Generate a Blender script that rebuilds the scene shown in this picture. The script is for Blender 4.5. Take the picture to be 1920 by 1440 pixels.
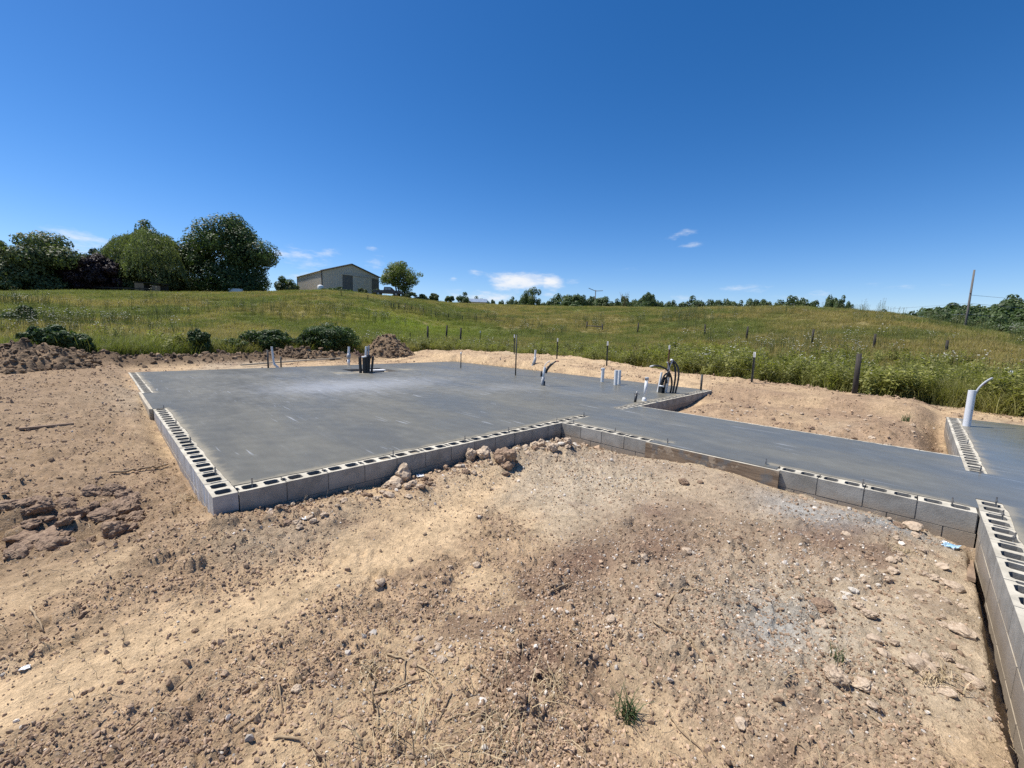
import bpy, bmesh, math, random
import numpy as np
from mathutils import Vector, Matrix, noise as mnoise

for o in list(bpy.data.objects):
    bpy.data.objects.remove(o)
SC = bpy.context.scene
COL = SC.collection
random.seed(7)
RNG = np.random.default_rng(7)

# ------------------------------------------------------------------ camera
F_PX = 770.35            # focal length in pixels of a 1920 px wide frame
PIT, ROL, YAW = .1229, .0301, .7932
CAM = np.array([-.6438, -4.3371, 1.532])
FWD = np.array([math.sin(YAW) * math.cos(PIT), math.cos(YAW) * math.cos(PIT), -math.sin(PIT)])
RT0 = np.array([math.cos(YAW), -math.sin(YAW), 0.])
UP0 = np.cross(RT0, FWD)
RT = math.cos(ROL) * RT0 + math.sin(ROL) * UP0
UPV = -math.sin(ROL) * RT0 + math.cos(ROL) * UP0
cd = bpy.data.cameras.new('camera')
cd.sensor_width = 36
cd.lens = 36 * F_PX / 1920
cd.clip_start = .05
cd.clip_end = 6000
co = bpy.data.objects.new('camera', cd)
COL.objects.link(co)
co.matrix_world = Matrix(((RT[0], UPV[0], -FWD[0], CAM[0]), (RT[1], UPV[1], -FWD[1], CAM[1]), (RT[2], UPV[2], -FWD[2], CAM[2]), (0, 0, 0, 1)))
SC.camera = co

# ------------------------------------------------------------------ sky, sun, exposure
SUN_DIR = Vector((-.50, .866, 0)).normalized()
SUN_EL = math.radians(63)
SUN = Vector((SUN_DIR.x * math.cos(SUN_EL), SUN_DIR.y * math.cos(SUN_EL), math.sin(SUN_EL)))
W = bpy.data.worlds.new("World")
SC.world = W
W.use_nodes = True
wn = W.node_tree
wn.nodes.clear()


def wnode(t, **k):
    n = wn.nodes.new(t)
    for a, b in k.items():
        setattr(n, a, b)
    return n


sky = wnode('ShaderNodeTexSky', sky_type='NISHITA', sun_disc=False, sun_elevation=SUN_EL,
            sun_rotation=math.atan2(SUN_DIR.x, SUN_DIR.y), altitude=300, air_density=1.0, dust_density=.35, ozone_density=4.0)
hsv = wnode('ShaderNodeHueSaturation')
hsv.inputs['Saturation'].default_value = 1.33
hsv.inputs['Value'].default_value = 1.0
wn.links.new(sky.outputs[0], hsv.inputs['Color'])
bg = wnode('ShaderNodeBackground')
bg.inputs[1].default_value = .088
wout = wnode('ShaderNodeOutputWorld')
wn.links.new(bg.outputs[0], wout.inputs[0])
# thin fair-weather clouds low in the sky, all round the horizon
tcw = wnode('ShaderNodeTexCoord')
sep = wnode('ShaderNodeSeparateXYZ')
wn.links.new(tcw.outputs['Generated'], sep.inputs[0])


def wmath(op, a, b=None, c=None, clamp=False):
    m = wnode('ShaderNodeMath', operation=op, use_clamp=clamp)
    for i, v in enumerate((a, b, c)):
        if v is None:
            continue
        if isinstance(v, (int, float)):
            m.inputs[i].default_value = v
        else:
            wn.links.new(v, m.inputs[i])
    return m.outputs[0]


def wramp(v, lo, hi):
    m = wnode('ShaderNodeMapRange', interpolation_type='SMOOTHSTEP')
    wn.links.new(v, m.inputs[0])
    m.inputs[1].default_value = lo
    m.inputs[2].default_value = hi
    return m.outputs[0]


wmap = wnode('ShaderNodeMapping')
wmap.inputs['Scale'].default_value = (7, 7, 24)
wn.links.new(tcw.outputs['Generated'], wmap.inputs[0])
wnz = wnode('ShaderNodeTexNoise')
wnz.inputs['Scale'].default_value = 2.0
wnz.inputs['Detail'].default_value = 8
wnz.inputs['Roughness'].default_value = .62
wn.links.new(wmap.outputs[0], wnz.inputs['Vector'])


def sky_dir(u, v):
    d = FWD + (u - 960) / F_PX * RT - (v - 720) / F_PX * UPV
    return d / np.linalg.norm(d)


CLOUDS = [  # heading and height of each puff in the sky: u, v, half width, half height (as seen), strength
    (980, 528, 58, 17, 1.0), (1028, 530, 26, 20, .8), (1275, 440, 30, 10, .40), (1290, 458, 22, 7, .34), (555, 487, 62, 22, .42),
    (610, 480, 34, 16, .4), (703, 490, 24, 13, .5), (700, 466, 16, 7, .35), (152, 455, 44, 24, .6), (893, 512, 16, 12, .4), (850, 523, 10, 8, .5),
    (1075, 528, 16, 9, .5), (920, 560, 60, 14, .7), (1385, 541, 60, 10, .4), (1330, 560, 80, 14, .3), (1520, 556, 60, 14, .4),
    (1480, 405, 60, 20, .12), (1640, 545, 120, 16, .28), (1150, 505, 90, 8, .18), (560, 515, 60, 14, .3), (650, 540, 60, 12, .3)]
acc = None
for (u, v, hw, hh, st) in CLOUDS:
    d = sky_dir(u, v)
    sc = F_PX / (1 / abs(float(d @ FWD)))      # pixels per unit of direction
    hor = np.cross(d, [0, 0, 1.]); hor /= np.linalg.norm(hor)
    ver = np.cross(hor, d)
    pix = math.hypot(1, math.hypot((u - 960) / F_PX, (v - 720) / F_PX))
    kx, ky = F_PX * pix * .9 / hw, F_PX * pix * .9 / hh

    def dot(vec, off):
        vm = wnode('ShaderNodeVectorMath', operation='DOT_PRODUCT')
        wn.links.new(tcw.outputs['Generated'], vm.inputs[0])
        vm.inputs[1].default_value = tuple(vec)
        return wmath('SUBTRACT', vm.outputs['Value'], off)
    a = dot(hor * kx, float(hor @ d) * kx)
    b = dot(ver * ky, float(ver @ d) * ky)
    front = dot(d, .5)
    r2 = wmath('ADD', wmath('MULTIPLY', a, a), wmath('MULTIPLY', b, b))
    g = wmath('MULTIPLY', wmath('EXPONENT', wmath('MULTIPLY', r2, -.8)), st)
    g = wmath('MULTIPLY', g, wmath('GREATER_THAN', front, 0.))
    acc = g if acc is None else wmath('MAXIMUM', acc, g)
cl = wramp(wmath('ADD', wmath('MULTIPLY', acc, 1.15), wmath('MULTIPLY', wmath('SUBTRACT', wnz.outputs['Fac'], .5), 1.9)), .30, 1.15)
cl = wmath('MULTIPLY', cl, wramp(acc, .04, .25))
gain = wnode('ShaderNodeMapRange', interpolation_type='SMOOTHSTEP')
wn.links.new(sep.outputs[2], gain.inputs[0])
for i_, v_ in enumerate((0., .62, 1.27, 1.05)):
    gain.inputs[i_ + 1].default_value = v_
sv = wnode('ShaderNodeVectorMath', operation='SCALE')
tint = wnode('ShaderNodeVectorMath', operation='MULTIPLY')
wn.links.new(hsv.outputs[0], tint.inputs[0])
tint.inputs[1].default_value = (1.0, .945, 1.05)
wn.links.new(tint.outputs[0], sv.inputs[0])
wn.links.new(gain.outputs[0], sv.inputs['Scale'])
mixc = wnode('ShaderNodeMix', data_type='RGBA')
wn.links.new(cl, mixc.inputs[0])
wn.links.new(sv.outputs[0], mixc.inputs[6])
mixc.inputs[7].default_value = (8.0, 8.3, 8.8, 1)
wn.links.new(mixc.outputs[2], bg.inputs[0])

sl = bpy.data.lights.new('sun', 'SUN')
sl.energy = 5.0
sl.angle = math.radians(.53)
sl.color = (1.0, .955, .89)
so = bpy.data.objects.new('sun', sl)
COL.objects.link(so)
so.rotation_euler = SUN.to_track_quat('Z', 'Y').to_euler()
SC.view_settings.view_transform = 'Standard'
SC.view_settings.look = 'None'
SC.view_settings.exposure = 0.34
SC.view_settings.gamma = 1.0
SC.view_settings.use_curve_mapping = False
SC.render.engine = 'CYCLES'
SC.cycles.use_denoising = False
SC.cycles.max_bounces = 6
SC.cycles.diffuse_bounces = 3
SC.cycles.transparent_max_bounces = 8


# ------------------------------------------------------------------ helpers: noise
def _h(ix, iy, s):
    n = (ix.astype(np.int64) * 374761393 + iy.astype(np.int64) * 668265263 + s * 1442695041) & 0xffffffff
    n = ((n ^ (n >> 13)) * 1274126177) & 0xffffffff
    n = ((n ^ (n >> 15)) * 2246822519) & 0xffffffff
    return ((n ^ (n >> 16)) & 0xffffff) / float(0xffffff)


def vnoise(x, y, s=0):
    ix, iy = np.floor(x), np.floor(y)
    fx, fy = x - ix, y - iy
    fx = fx * fx * fx * (fx * (fx * 6 - 15) + 10)
    fy = fy * fy * fy * (fy * (fy * 6 - 15) + 10)
    a, b = _h(ix, iy, s), _h(ix + 1, iy, s)
    c, d = _h(ix, iy + 1, s), _h(ix + 1, iy + 1, s)
    return (a + (b - a) * fx) * (1 - fy) + (c + (d - c) * fx) * fy


def fbm(x, y, size, octv=4, s=0, gain=.5):
    t, a, w = 0., 1., 0.
    c, sn = math.cos(.6), math.sin(.6)
    X, Y = np.asarray(x) / size, np.asarray(y) / size
    for i in range(octv):
        t = t + a * vnoise(X, Y, s + i * 17)
        w += a
        a *= gain
        X, Y = (X * c - Y * sn) * 2.03 + 3.1, (X * sn + Y * c) * 2.03 - 1.7
    return t / w            # 0..1, mean .5


def worley(x, y, cell, s=0):
    X, Y = x / cell, y / cell
    ix, iy = np.floor(X), np.floor(Y)
    best = np.full(X.shape, 9.)
    rid = np.zeros(X.shape)
    for dx in (-1, 0, 1):
        for dy in (-1, 0, 1):
            jx, jy = ix + dx, iy + dy
            px, py = jx + .1 + .8 * _h(jx, jy, s), jy + .1 + .8 * _h(jx, jy, s + 5)
            d = np.hypot(px - X, py - Y)
            r = _h(jx, jy, s + 9)
            m = d < best
            best = np.where(m, d, best)
            rid = np.where(m, r, rid)
    return best, rid


def hemi(w, i, cell, lo, r0, k):     # half-buried lumps: only cells whose id is above lo carry one
    r = r0 * (.35 + .65 * np.clip((i - lo) / (1 - lo), 0, 1)) * (i > lo)
    return cell * k * np.sqrt(np.maximum(0, r * r - w * w))


def sstep(a, b, x):
    t = np.clip((x - a) / (b - a), 0, 1)
    return t * t * (3 - 2 * t)


# ------------------------------------------------------------------ foundation plan (metres; x along the front wall, y to the back)
BP = .4064                       # block pitch
XC = 5.035                       # outer face of the near walkway wall
YG = -4.90                       # face of the garage wall towards the walkway
XR, YB = 12.40, 12.70            # far corner of the house slab
XW = 7.86                        # far face of the walkway

# ------------------------------------------------------------------ terrain
T_PHI = np.array([-180, -80, -51, -45.8, -41.5, -36, -27.5, -20, -13, -7.5, -.1, 10, 17, 24, 30, 35, 40, 44, 48, 51.5, 80, 180.])
T_RG = np.array([20, 20, 20.5, 21.3, 21.5, 22.5, 24, 24.3, 25.6, 26.8, 25.6, 22.4, 20.3, 18.1, 17.3, 16.7, 16.1, 16.1, 15.8, 15.4, 15, 20.])
T_ZG = np.array([.25, .25, .25, .25, .25, .25, .2, .12, .1, .0, -.1, -.1, -.1, -.1, -.1, -.1, -.1, -.1, -.1, -.1, -.1, .25])
R_PHI = np.array([-180, -80, -51, -46.1, -40.3, -33.3, -27.9, -24.6, -21.2, -17.3, -9, -.3, 9.8, 16.7, 23.2, 29.1, 34.3, 39, 41.6, 44, 47, 49, 50.8, 60, 90, 180.])
R_R = np.array([95, 95, 95, 98, 98, 95, 92, 88, 90, 90, 105, 110, 110, 105, 90, 82, 78, 74, 72, 70, 66, 64, 62, 60, 60, 95.])
R_Z = np.array([3.0, 4.6, 5.32, 6.3, 7.01, 7.71, 8.47, 8.73, 8.93, 8.55, 8.65, 8.89, 8.81, 8.54, 7.61, 7.16, 6.83, 6.19, 5.68, 4.96, 3.83, 3.18, 2.61, 1.2, .8, 3.0])


def polar(x, y):
    dx, dy = x - CAM[0], y - CAM[1]
    return np.degrees(np.arctan2(dx * math.cos(YAW) - dy * math.sin(YAW), dx * math.sin(YAW) + dy * math.cos(YAW))), np.hypot(dx, dy)


def rect_in(x, y, x0, x1, y0, y1):
    return np.minimum(np.minimum(x - x0, x1 - x), np.minimum(y - y0, y1 - y))


def foot(x, y):                  # signed distance: > 0 inside a foundation
    a = rect_in(x, y, 0, XR, 0, YB)
    b = rect_in(x, y, XC, XW, YG - .2, .2)
    c = rect_in(x, y, -1.6, XR, -13, YG)
    return np.maximum(np.maximum(a, b), c)


def blob(x, y, cx, cy, rx, ry, ang=0.):
    c, s = math.cos(ang), math.sin(ang)
    u, v = (x - cx) * c + (y - cy) * s, -(x - cx) * s + (y - cy) * c
    return np.exp(-((u / rx) ** 2 + (v / ry) ** 2))


def track(x, y):                 # packed wheel path in the foreground
    d = (y - (-1.05)) - .22 * (x - 1.5)
    return np.exp(-((d + .18 * np.sin(x * 1.3)) / .33) ** 2) * sstep(-2.4, -1., x) * (1 - sstep(2.6, 3.4, x))


def crumbly(x, y):               # patches of loose crumbs between smooth trodden ground
    c = sstep(.43, .60, fbm(x, y, 1.0, 5, 21, .58)) + .7 * blob(x, y, 2.9, -.4, 1.7, .32) + .8 * blob(x, y, 3.9, -3.9, 1.4, .6)
    c = c + .5 * sstep(.1, -.7, x) * sstep(-.6, .5, y) + .5 * blob(x, y, 4.1, -1.5, 1.1, .8)
    return np.clip(c * (1 - .8 * track(x, y)) - .5 * blob(x, y, 1.0, -2.75, .5, .22) - .4 * blob(x, y, 2.1, -1.9, .7, .3), 0, 1)


def grassiness(x, y):
    ph, r = polar(x, y)
    rg = np.interp(ph, T_PHI, T_RG)
    e = (fbm(x, y, 1.6, 4, 71) - .5) * 2.2
    return sstep(-.35, .35, r - rg + e)


def ground_h(x, y, fine=True):
    x, y = np.asarray(x, float), np.asarray(y, float)
    ph, r = polar(x, y)
    rg, zg = np.interp(ph, T_PHI, T_RG), np.interp(ph, T_PHI, T_ZG)
    r2, z2 = np.interp(ph, R_PHI, R_R), np.interp(ph, R_PHI, R_Z)
    t = np.clip((r - rg) / (r2 - rg), 0, 1)
    s = .5 * t + .5 * (t * t * (3 - 2 * t))
    field = zg + (z2 - zg) * s + (fbm(x, y, 9, 3, 5) - .5) * .5 * sstep(0, .25, t) * (1 - sstep(.8, 1, t))
    over = np.maximum(r - r2, 0)
    field = field - .35 * sstep(.75, 1, t) - .06 * np.minimum(over, 70)
    # building pad
    pad = -.33 + .22 * sstep(2.0, 10., y) * sstep(-6, -1, x + 0 * y)
    pad = pad + .12 * blob(x, y, 3.2, -.35, 1.4, .45) + .05 * blob(x, y, 1.2, -.5, .8, .4) + .04 * blob(x, y, 4.6, -.4, .5, .4)
    pad = pad + .2 * blob(x, y, XC - .3, -2.6, .7, 1.0) + .13 * blob(x, y, XC - .4, -4.2, .7, .5) + .05 * blob(x, y, 3.4, -3.0, 1.2, 1.2)
    pad = pad + .20 * sstep(XW, XW + 2.2, x) * sstep(YG, YG + .6, y) * (1 - sstep(-.8, -.1, y) * (1 - sstep(10, 12, x)))
    pad = pad + .10 * blob(x, y, 10.2, -3.9, 1.0, .5) - .22 * blob(x, y, 10.2, YG + .05, 2.4, .22)
    pad = pad + .24 * sstep(XR - .2, XR + .3, x)
    left = sstep(0, .3, -x) * sstep(.6, 3.5, y)
    pad = pad + .13 * left + .09 * blob(x, y, 0, -.15, .7, .5)
    gd = y - YG + .05 * (fbm(x, y, .3, 3, 36) - .5)
    pad = pad + .06 * blob(x, y, 3.6, YG + .3, 1.5, .35)
    pad = pad - .20 * (1 - sstep(.015, .085, gd)) * sstep(.2, 1., x) * (1 - sstep(4.85, 5.0, x)) - .05 * blob(x, y, 4.8, YG + .3, .5, .5)
    # spoil berm at the edge of the meadow
    m = sstep(-16, -24, ph)
    bw = np.exp(-((r - rg + 1.2) / .9) ** 2)
    berm = bw * (.08 + .18 * m) * (.35 + 1.2 * fbm(x, y, 1.1, 4, 41)) * (1 - .5 * sstep(25, 35, ph))
    lift = np.interp(r, [0, 12], [0, 1]) * m
    pad = pad + berm + .1 * lift
    k = sstep(-1.2, .6, r - rg)
    z = pad * (1 - k) + field * k
    if fine:
        dm = 1 - sstep(-.5, 1.0, r - rg)
        tr = track(x, y)
        rough = .06 + 1.05 * crumbly(x, y)
        rough = rough * (1 - .75 * tr) + .8 * blob(x, y, -1.3, .9, .9, .6) + .45 * blob(x, y, -1.6, 2.6, 1.2, 1.4) + .3 * sstep(.1, -.6, x) * sstep(-.5, .6, y)
        near = 1 - sstep(7, 14, r)
        d = .075 * (fbm(x, y, 1.5, 3, 1) - .5) + .05 * (fbm(x, y, .5, 4, 2) - .5) * (.4 + rough)
        w1, i1 = worley(x + .06 * fbm(x, y, .1, 2, 8), y, .30, 3)
        d = d + hemi(w1, i1, .30, .62, .36, .55) * np.clip(rough * 1.2, 0, 1.2) * (.6 + .8 * fbm(x, y, .06, 2, 81))
        w2, i2 = worley(x + .03 * fbm(x, y, .05, 2, 9), y, .11, 4)
        d = d + hemi(w2, i2, .11, .40, .44, .55) * np.clip(rough * 1.5, 0, 1.3) * (.5 + fbm(x, y, .025, 2, 82))
        w3, i3 = worley(x, y, .045, 6)
        d = d + hemi(w3, i3, .045, .15, .47, .70) * near * np.clip(rough * 1.4 + .1, 0, 1.2)
        cl = blob(x, y, -1.25, .95, .55, .36, -.5) + .8 * blob(x, y, -.72, .85, .26, .14, -.6) + .8 * blob(x, y, -1.75, .9, .5, .4)
        sa = x + .22 * y
        dd = (y - (-1.05)) - .22 * (x - 1.5) + .18 * np.sin(x * 1.3)
        lug = np.sin(2 * math.pi * (sa + .9 * np.abs(np.abs(dd) - .17)) / .15)
        band = np.exp(-((np.abs(dd) - .17) / .10) ** 2) * sstep(-1.6, -.9, x) * (1 - sstep(.9, 1.9, x))
        d = d + band * (.020 * np.clip(lug * 1.6, -1, 1) - .012) * sstep(.40, .56, fbm(x, y, .7, 3, 44))
        d = d + .03 * (vnoise((x * .94 + y * .34) / .9, (y * .94 - x * .34) / .12, 46) - .5) * sstep(.45, .62, fbm(x, y, 1.4, 3, 47))
        w4, i4 = worley(x + .12 * fbm(x, y, .2, 3, 18), y + .12 * fbm(x, y, .2, 3, 19), .42, 14)
        d = d + cl * (np.maximum(0, .55 - w4) * .62 * i4 - .11) + cl * hemi(w2, i2, .11, .1, .48, .9)
        w5, i5 = worley(x + .2 * fbm(x, y, .3, 3, 28), y, .6, 15)
        d = d + bw * np.maximum(0, .5 - w5) * .42 * i5 * (.35 + .65 * m)
        z = z + d * dm
        z = z + (fbm(x, y, .7, 3, 33) - .5) * .14 * (1 - dm)
    fi = foot(x, y)
    near_wall = sstep(-.55, -.02, fi)
    z = np.where(fi < 0, np.minimum(z, z * (1 - near_wall) + np.minimum(z, -.045) * near_wall), z)
    z = np.where(fi > 0, z + (-.75 - z) * sstep(.02, .14, fi), z)
    return z


def at(u, v):
    """The point of the ground seen at pixel (u, v) of the 1920 px wide photograph."""
    d = FWD + (u - 960) / F_PX * RT - (v - 720) / F_PX * UPV
    hz = math.hypot(d[0], d[1])
    rr = np.concatenate([np.linspace(.8, 12, 700), np.geomspace(12, 400, 900)])
    t = rr / hz
    P = CAM[None] + t[:, None] * d[None]
    below = np.where(P[:, 2] < ground_h(P[:, 0], P[:, 1]))[0]
    i = below[0] if len(below) else len(t) - 1
    return Vector(P[i])


def onz(u, v, z=0.):
    d = FWD + (u - 960) / F_PX * RT - (v - 720) / F_PX * UPV
    return Vector(CAM + d * ((z - CAM[2]) / d[2]))


def on_ray(u, v, r):
    d = FWD + (u - 960) / F_PX * RT - (v - 720) / F_PX * UPV
    return Vector(CAM + d * (r / math.hypot(d[0], d[1])))


def gz(x, y, fine=True):
    return float(ground_h(np.array([x]), np.array([y]), fine)[0])


def ppm(p):                      # pixels per metre at a point
    return F_PX / max(.1, float((np.array(p) - CAM) @ FWD))


def top_z(u, v, P):              # height at which something standing at P reaches row v
    lo, hi = -2., 80.
    for _ in range(50):
        m = (lo + hi) / 2
        d = np.array([P[0], P[1], m]) - CAM
        if 720 - F_PX * (d @ UPV) / (d @ FWD) > v:
            lo = m
        else:
            hi = m
    return m


# ------------------------------------------------------------------ helpers: materials
class NT:
    def __init__(s, name):
        s.m = bpy.data.materials.new(name)
        s.m.use_nodes = True
        s.t = s.m.node_tree
        s.b = s.t.nodes['Principled BSDF']
        s.out = s.t.nodes['Material Output']

    def n(s, t, **k):
        x = s.t.nodes.new(t)
        for a, b in k.items():
            setattr(x, a, b)
        return x

    def put(s, sock, v):
        if isinstance(v, (int, float)):
            sock.default_value = v
        elif isinstance(v, tuple):
            sock.default_value = v if len(v) != 3 or sock.type == 'VECTOR' else v + (1,)
        else:
            s.t.links.new(v, sock)

    def coord(s, which='Object', scale=(1, 1, 1), rot=(0, 0, 0)):
        c = s.n('ShaderNodeTexCoord').outputs[which]
        m = s.n('ShaderNodeMapping')
        s.put(m.inputs[0], c)
        m.inputs['Scale'].default_value = scale
        m.inputs['Rotation'].default_value = rot
        return m.outputs[0]

    def noise(s, vec, scale, detail=4, rough=.55, dist=0.):
        x = s.n('ShaderNodeTexNoise')
        s.put(x.inputs['Vector'], vec)
        x.inputs['Scale'].default_value = scale
        x.inputs['Detail'].default_value = detail
        x.inputs['Roughness'].default_value = rough
        x.inputs['Distortion'].default_value = dist
        return x.outputs['Fac']

    def math(s, op, a, b=0., clamp=False):
        x = s.n('ShaderNodeMath', operation=op, use_clamp=clamp)
        s.put(x.inputs[0], a)
        s.put(x.inputs[1], b)
        return x.outputs[0]

    def rng(s, v, a, b, c=0., d=1.):
        x = s.n('ShaderNodeMapRange', interpolation_type='SMOOTHSTEP')
        s.put(x.inputs[0], v)
        for i, q in enumerate((a, b, c, d)):
            x.inputs[i + 1].default_value = q
        return x.outputs[0]

    def mix(s, f, a, b, blend='MIX'):
        x = s.n('ShaderNodeMix', data_type='RGBA', blend_type=blend)
        s.put(x.inputs[0], f)
        s.put(x.inputs[6], a)
        s.put(x.inputs[7], b)
        return x.outputs[2]

    def attr(s, name, typ='GEOMETRY', out='Fac'):
        x = s.n('ShaderNodeAttribute', attribute_name=name, attribute_type=typ)
        return x.outputs[out]

    def bump(s, h, strength=.5, dist=.01, normal=None):
        x = s.n('ShaderNodeBump')
        x.inputs['Strength'].default_value = strength
        x.inputs['Distance'].default_value = dist
        s.put(x.inputs['Height'], h)
        if normal is not None:
            s.put(x.inputs['Normal'], normal)
        return x.outputs[0]

    def set(s, **k):
        names = dict(color='Base Color', rough='Roughness', metal='Metallic', normal='Normal', spec='Specular IOR Level')
        for a, b in k.items():
            s.put(s.b.inputs[names[a]], b)
        return s


def simple(name, c1, c2, scale=6., rough=.6, bump=.2, dist=.004, stretch=(1, 1, 1), metal=0., spec=.5, detail=5):
    t = NT(name)
    v = t.coord('Object', stretch)
    n = t.noise(v, scale, detail, .6)
    rnd = t.n('ShaderNodeObjectInfo').outputs['Random']
    f = t.math('ADD', t.rng(n, .3, .7), t.math('MULTIPLY', t.math('SUBTRACT', rnd, .5), .35), True)
    t.set(color=t.mix(f, c1, c2), rough=t.math('ADD', t.math('MULTIPLY', n, .3), rough - .15), metal=metal, spec=spec)
    if bump:
        t.set(normal=t.bump(t.noise(v, scale * 4, 4, .6), bump, dist))
    return t.m


def leaf_mat(name, dark, light, trans=.35, inst=False):
    t = NT(name)
    if inst:
        rnd = t.n('ShaderNodeObjectInfo').outputs['Random']
        base = t.attr('tcol', 'INSTANCER', 'Color')
        isl = t.n('ShaderNodeNewGeometry').outputs['Random Per Island']
        f = t.math('ADD', t.math('MULTIPLY', isl, .7), t.math('MULTIPLY', rnd, .45))
        col = t.mix(1., base, t.mix(f, dark, light), 'MULTIPLY')
    else:
        isl = t.n('ShaderNodeNewGeometry').outputs['Random Per Island']
        big = t.noise(t.coord('Object'), .35, 2)
        f = t.math('ADD', t.math('MULTIPLY', isl, .75), t.math('MULTIPLY', t.math('SUBTRACT', big, .4), .9), True)
        col = t.mix(f, dark, light)
    t.set(color=col, rough=.55, spec=.3)
    tr = t.n('ShaderNodeBsdfTranslucent')
    t.put(tr.inputs['Color'], t.mix(1., col, (1.2, 1.35, .6), 'MULTIPLY'))
    mx = t.n('ShaderNodeMixShader')
    mx.inputs[0].default_value = trans
    t.t.links.new(t.b.outputs[0], mx.inputs[1])
    t.t.links.new(tr.outputs[0], mx.inputs[2])
    t.t.links.new(mx.outputs[0], t.out.inputs[0])
    return t.m


# ------------------------------------------------------------------ helpers: meshes
def np_mesh(name, verts, faces, mats=(), smooth=False, mat_idx=None):
    """faces: (N,3) or (N,4) int array"""
    me = bpy.data.meshes.new(name)
    verts = np.asarray(verts, np.float32)
    faces = np.asarray(faces, np.int32)
    k = faces.shape[1]
    me.vertices.add(len(verts))
    me.vertices.foreach_set('co', verts.ravel())
    me.loops.add(faces.size)
    me.loops.foreach_set('vertex_index', faces.ravel())
    me.polygons.add(len(faces))
    me.polygons.foreach_set('loop_start', np.arange(0, faces.size, k, dtype=np.int32))
    me.polygons.foreach_set('loop_total', np.full(len(faces), k, np.int32))
    for m in mats:
        me.materials.append(m)
    if mat_idx is not None:
        me.polygons.foreach_set('material_index', np.asarray(mat_idx, np.int32))
    me.polygons.foreach_set('use_smooth', np.full(len(faces), smooth))
    me.update(calc_edges=True)
    me.validate()
    return me


def fattr(me, name, vals, typ='FLOAT'):
    a = me.attributes.new(name, typ, 'POINT')
    key = {'FLOAT': 'value', 'INT': 'value', 'FLOAT_VECTOR': 'vector', 'FLOAT_COLOR': 'color'}[typ]
    vals = np.asarray(vals, np.int32 if typ == 'INT' else np.float32)
    a.data.foreach_set(key, vals.ravel())


def link(name, me, parent=None, loc=None):
    o = bpy.data.objects.new(name, me)
    COL.objects.link(o)
    if parent is not None:
        o.parent = parent
    if loc is not None:
        o.location = loc
    return o


def tag(o, label=None, cat=None, group=None, kind=None):
    for k, v in (('label', label), ('category', cat), ('group', group), ('kind', kind)):
        if v:
            o[k] = v
    return o


def empty(name, loc, label, cat, group=None):
    o = bpy.data.objects.new(name, None)
    COL.objects.link(o)
    o.location = loc
    o.empty_display_size = .2
    return tag(o, label, cat, group)


class MB:
    """collects simple solids into one mesh"""
    def __init__(s):
        s.v, s.f, s.mi = [], [], []

    def add(s, v, f, mi=0):
        k = len(s.v)
        s.v += [tuple(p) for p in v]
        s.f += [tuple(i + k for i in q) for q in f]
        s.mi += [mi] * len(f)
        return s

    def box(s, x0, x1, y0, y1, z0, z1, mi=0, M=None):
        v = [Vector((x, y, z)) for z in (z0, z1) for y in (y0, y1) for x in (x0, x1)]
        if M is not None:
            v = [M @ p for p in v]
        return s.add(v, [(0, 2, 3, 1), (4, 5, 7, 6), (0, 1, 5, 4), (2, 6, 7, 3), (0, 4, 6, 2), (1, 3, 7, 5)], mi)

    def tube(s, pts, rad, seg=8, mi=0, cap=True):
        pts = [Vector(p) for p in pts]
        n = len(pts)
        rads = rad if isinstance(rad, (list, tuple)) else [rad] * n
        rings = []
        ref = Vector((.3, .9, .2)).normalized()
        for i, p in enumerate(pts):
            d = (pts[min(i + 1, n - 1)] - pts[max(i - 1, 0)])
            if d.length < 1e-9:
                d = Vector((0, 0, 1))
            d.normalize()
            if abs(d.dot(ref)) > .97:
                ref = Vector((1, 0, 0)) if abs(d.x) < .8 else Vector((0, 0, 1))
            a = d.cross(ref).normalized()
            b = d.cross(a).normalized()
            ref = b.cross(d) if False else ref
            rings.append([p + rads[i] * (math.cos(q) * a + math.sin(q) * b) for q in [2 * math.pi * j / seg for j in range(seg)]])
        v = [q for r in rings for q in r]
        f = []
        for i in range(n - 1):
            for j in range(seg):
                k = (j + 1) % seg
                f.append((i * seg + j, (i + 1) * seg + j, (i + 1) * seg + k, i * seg + k))
        if cap:
            f.append(tuple(range(seg)))
            f.append(tuple(reversed([(n - 1) * seg + j for j in range(seg)])))
        return s.add(v, f, mi)

    def mesh(s, name, mats, smooth=False):
        me = bpy.data.meshes.new(name)
        me.from_pydata([tuple(p) for p in s.v], [], s.f)
        for m in (mats if isinstance(mats, (list, tuple)) else [mats]):
            me.materials.append(m)
        me.polygons.foreach_set('material_index', s.mi)
        if smooth:
            me.polygons.foreach_set('use_smooth', [len(f) == 4 for f in s.f])
        me.update()
        return me

    def obj(s, name, mats, parent=None, loc=None, smooth=False):
        return link(name, s.mesh(name, mats, smooth), parent, loc)


def bez(p0, p1, p2, p3, n=10):
    p0, p1, p2, p3 = map(Vector, (p0, p1, p2, p3))
    out = []
    for i in range(n + 1):
        t = i / n
        out.append(p0 * (1 - t) ** 3 + p1 * 3 * t * (1 - t) ** 2 + p2 * 3 * t * t * (1 - t) + p3 * t ** 3)
    return out


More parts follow.
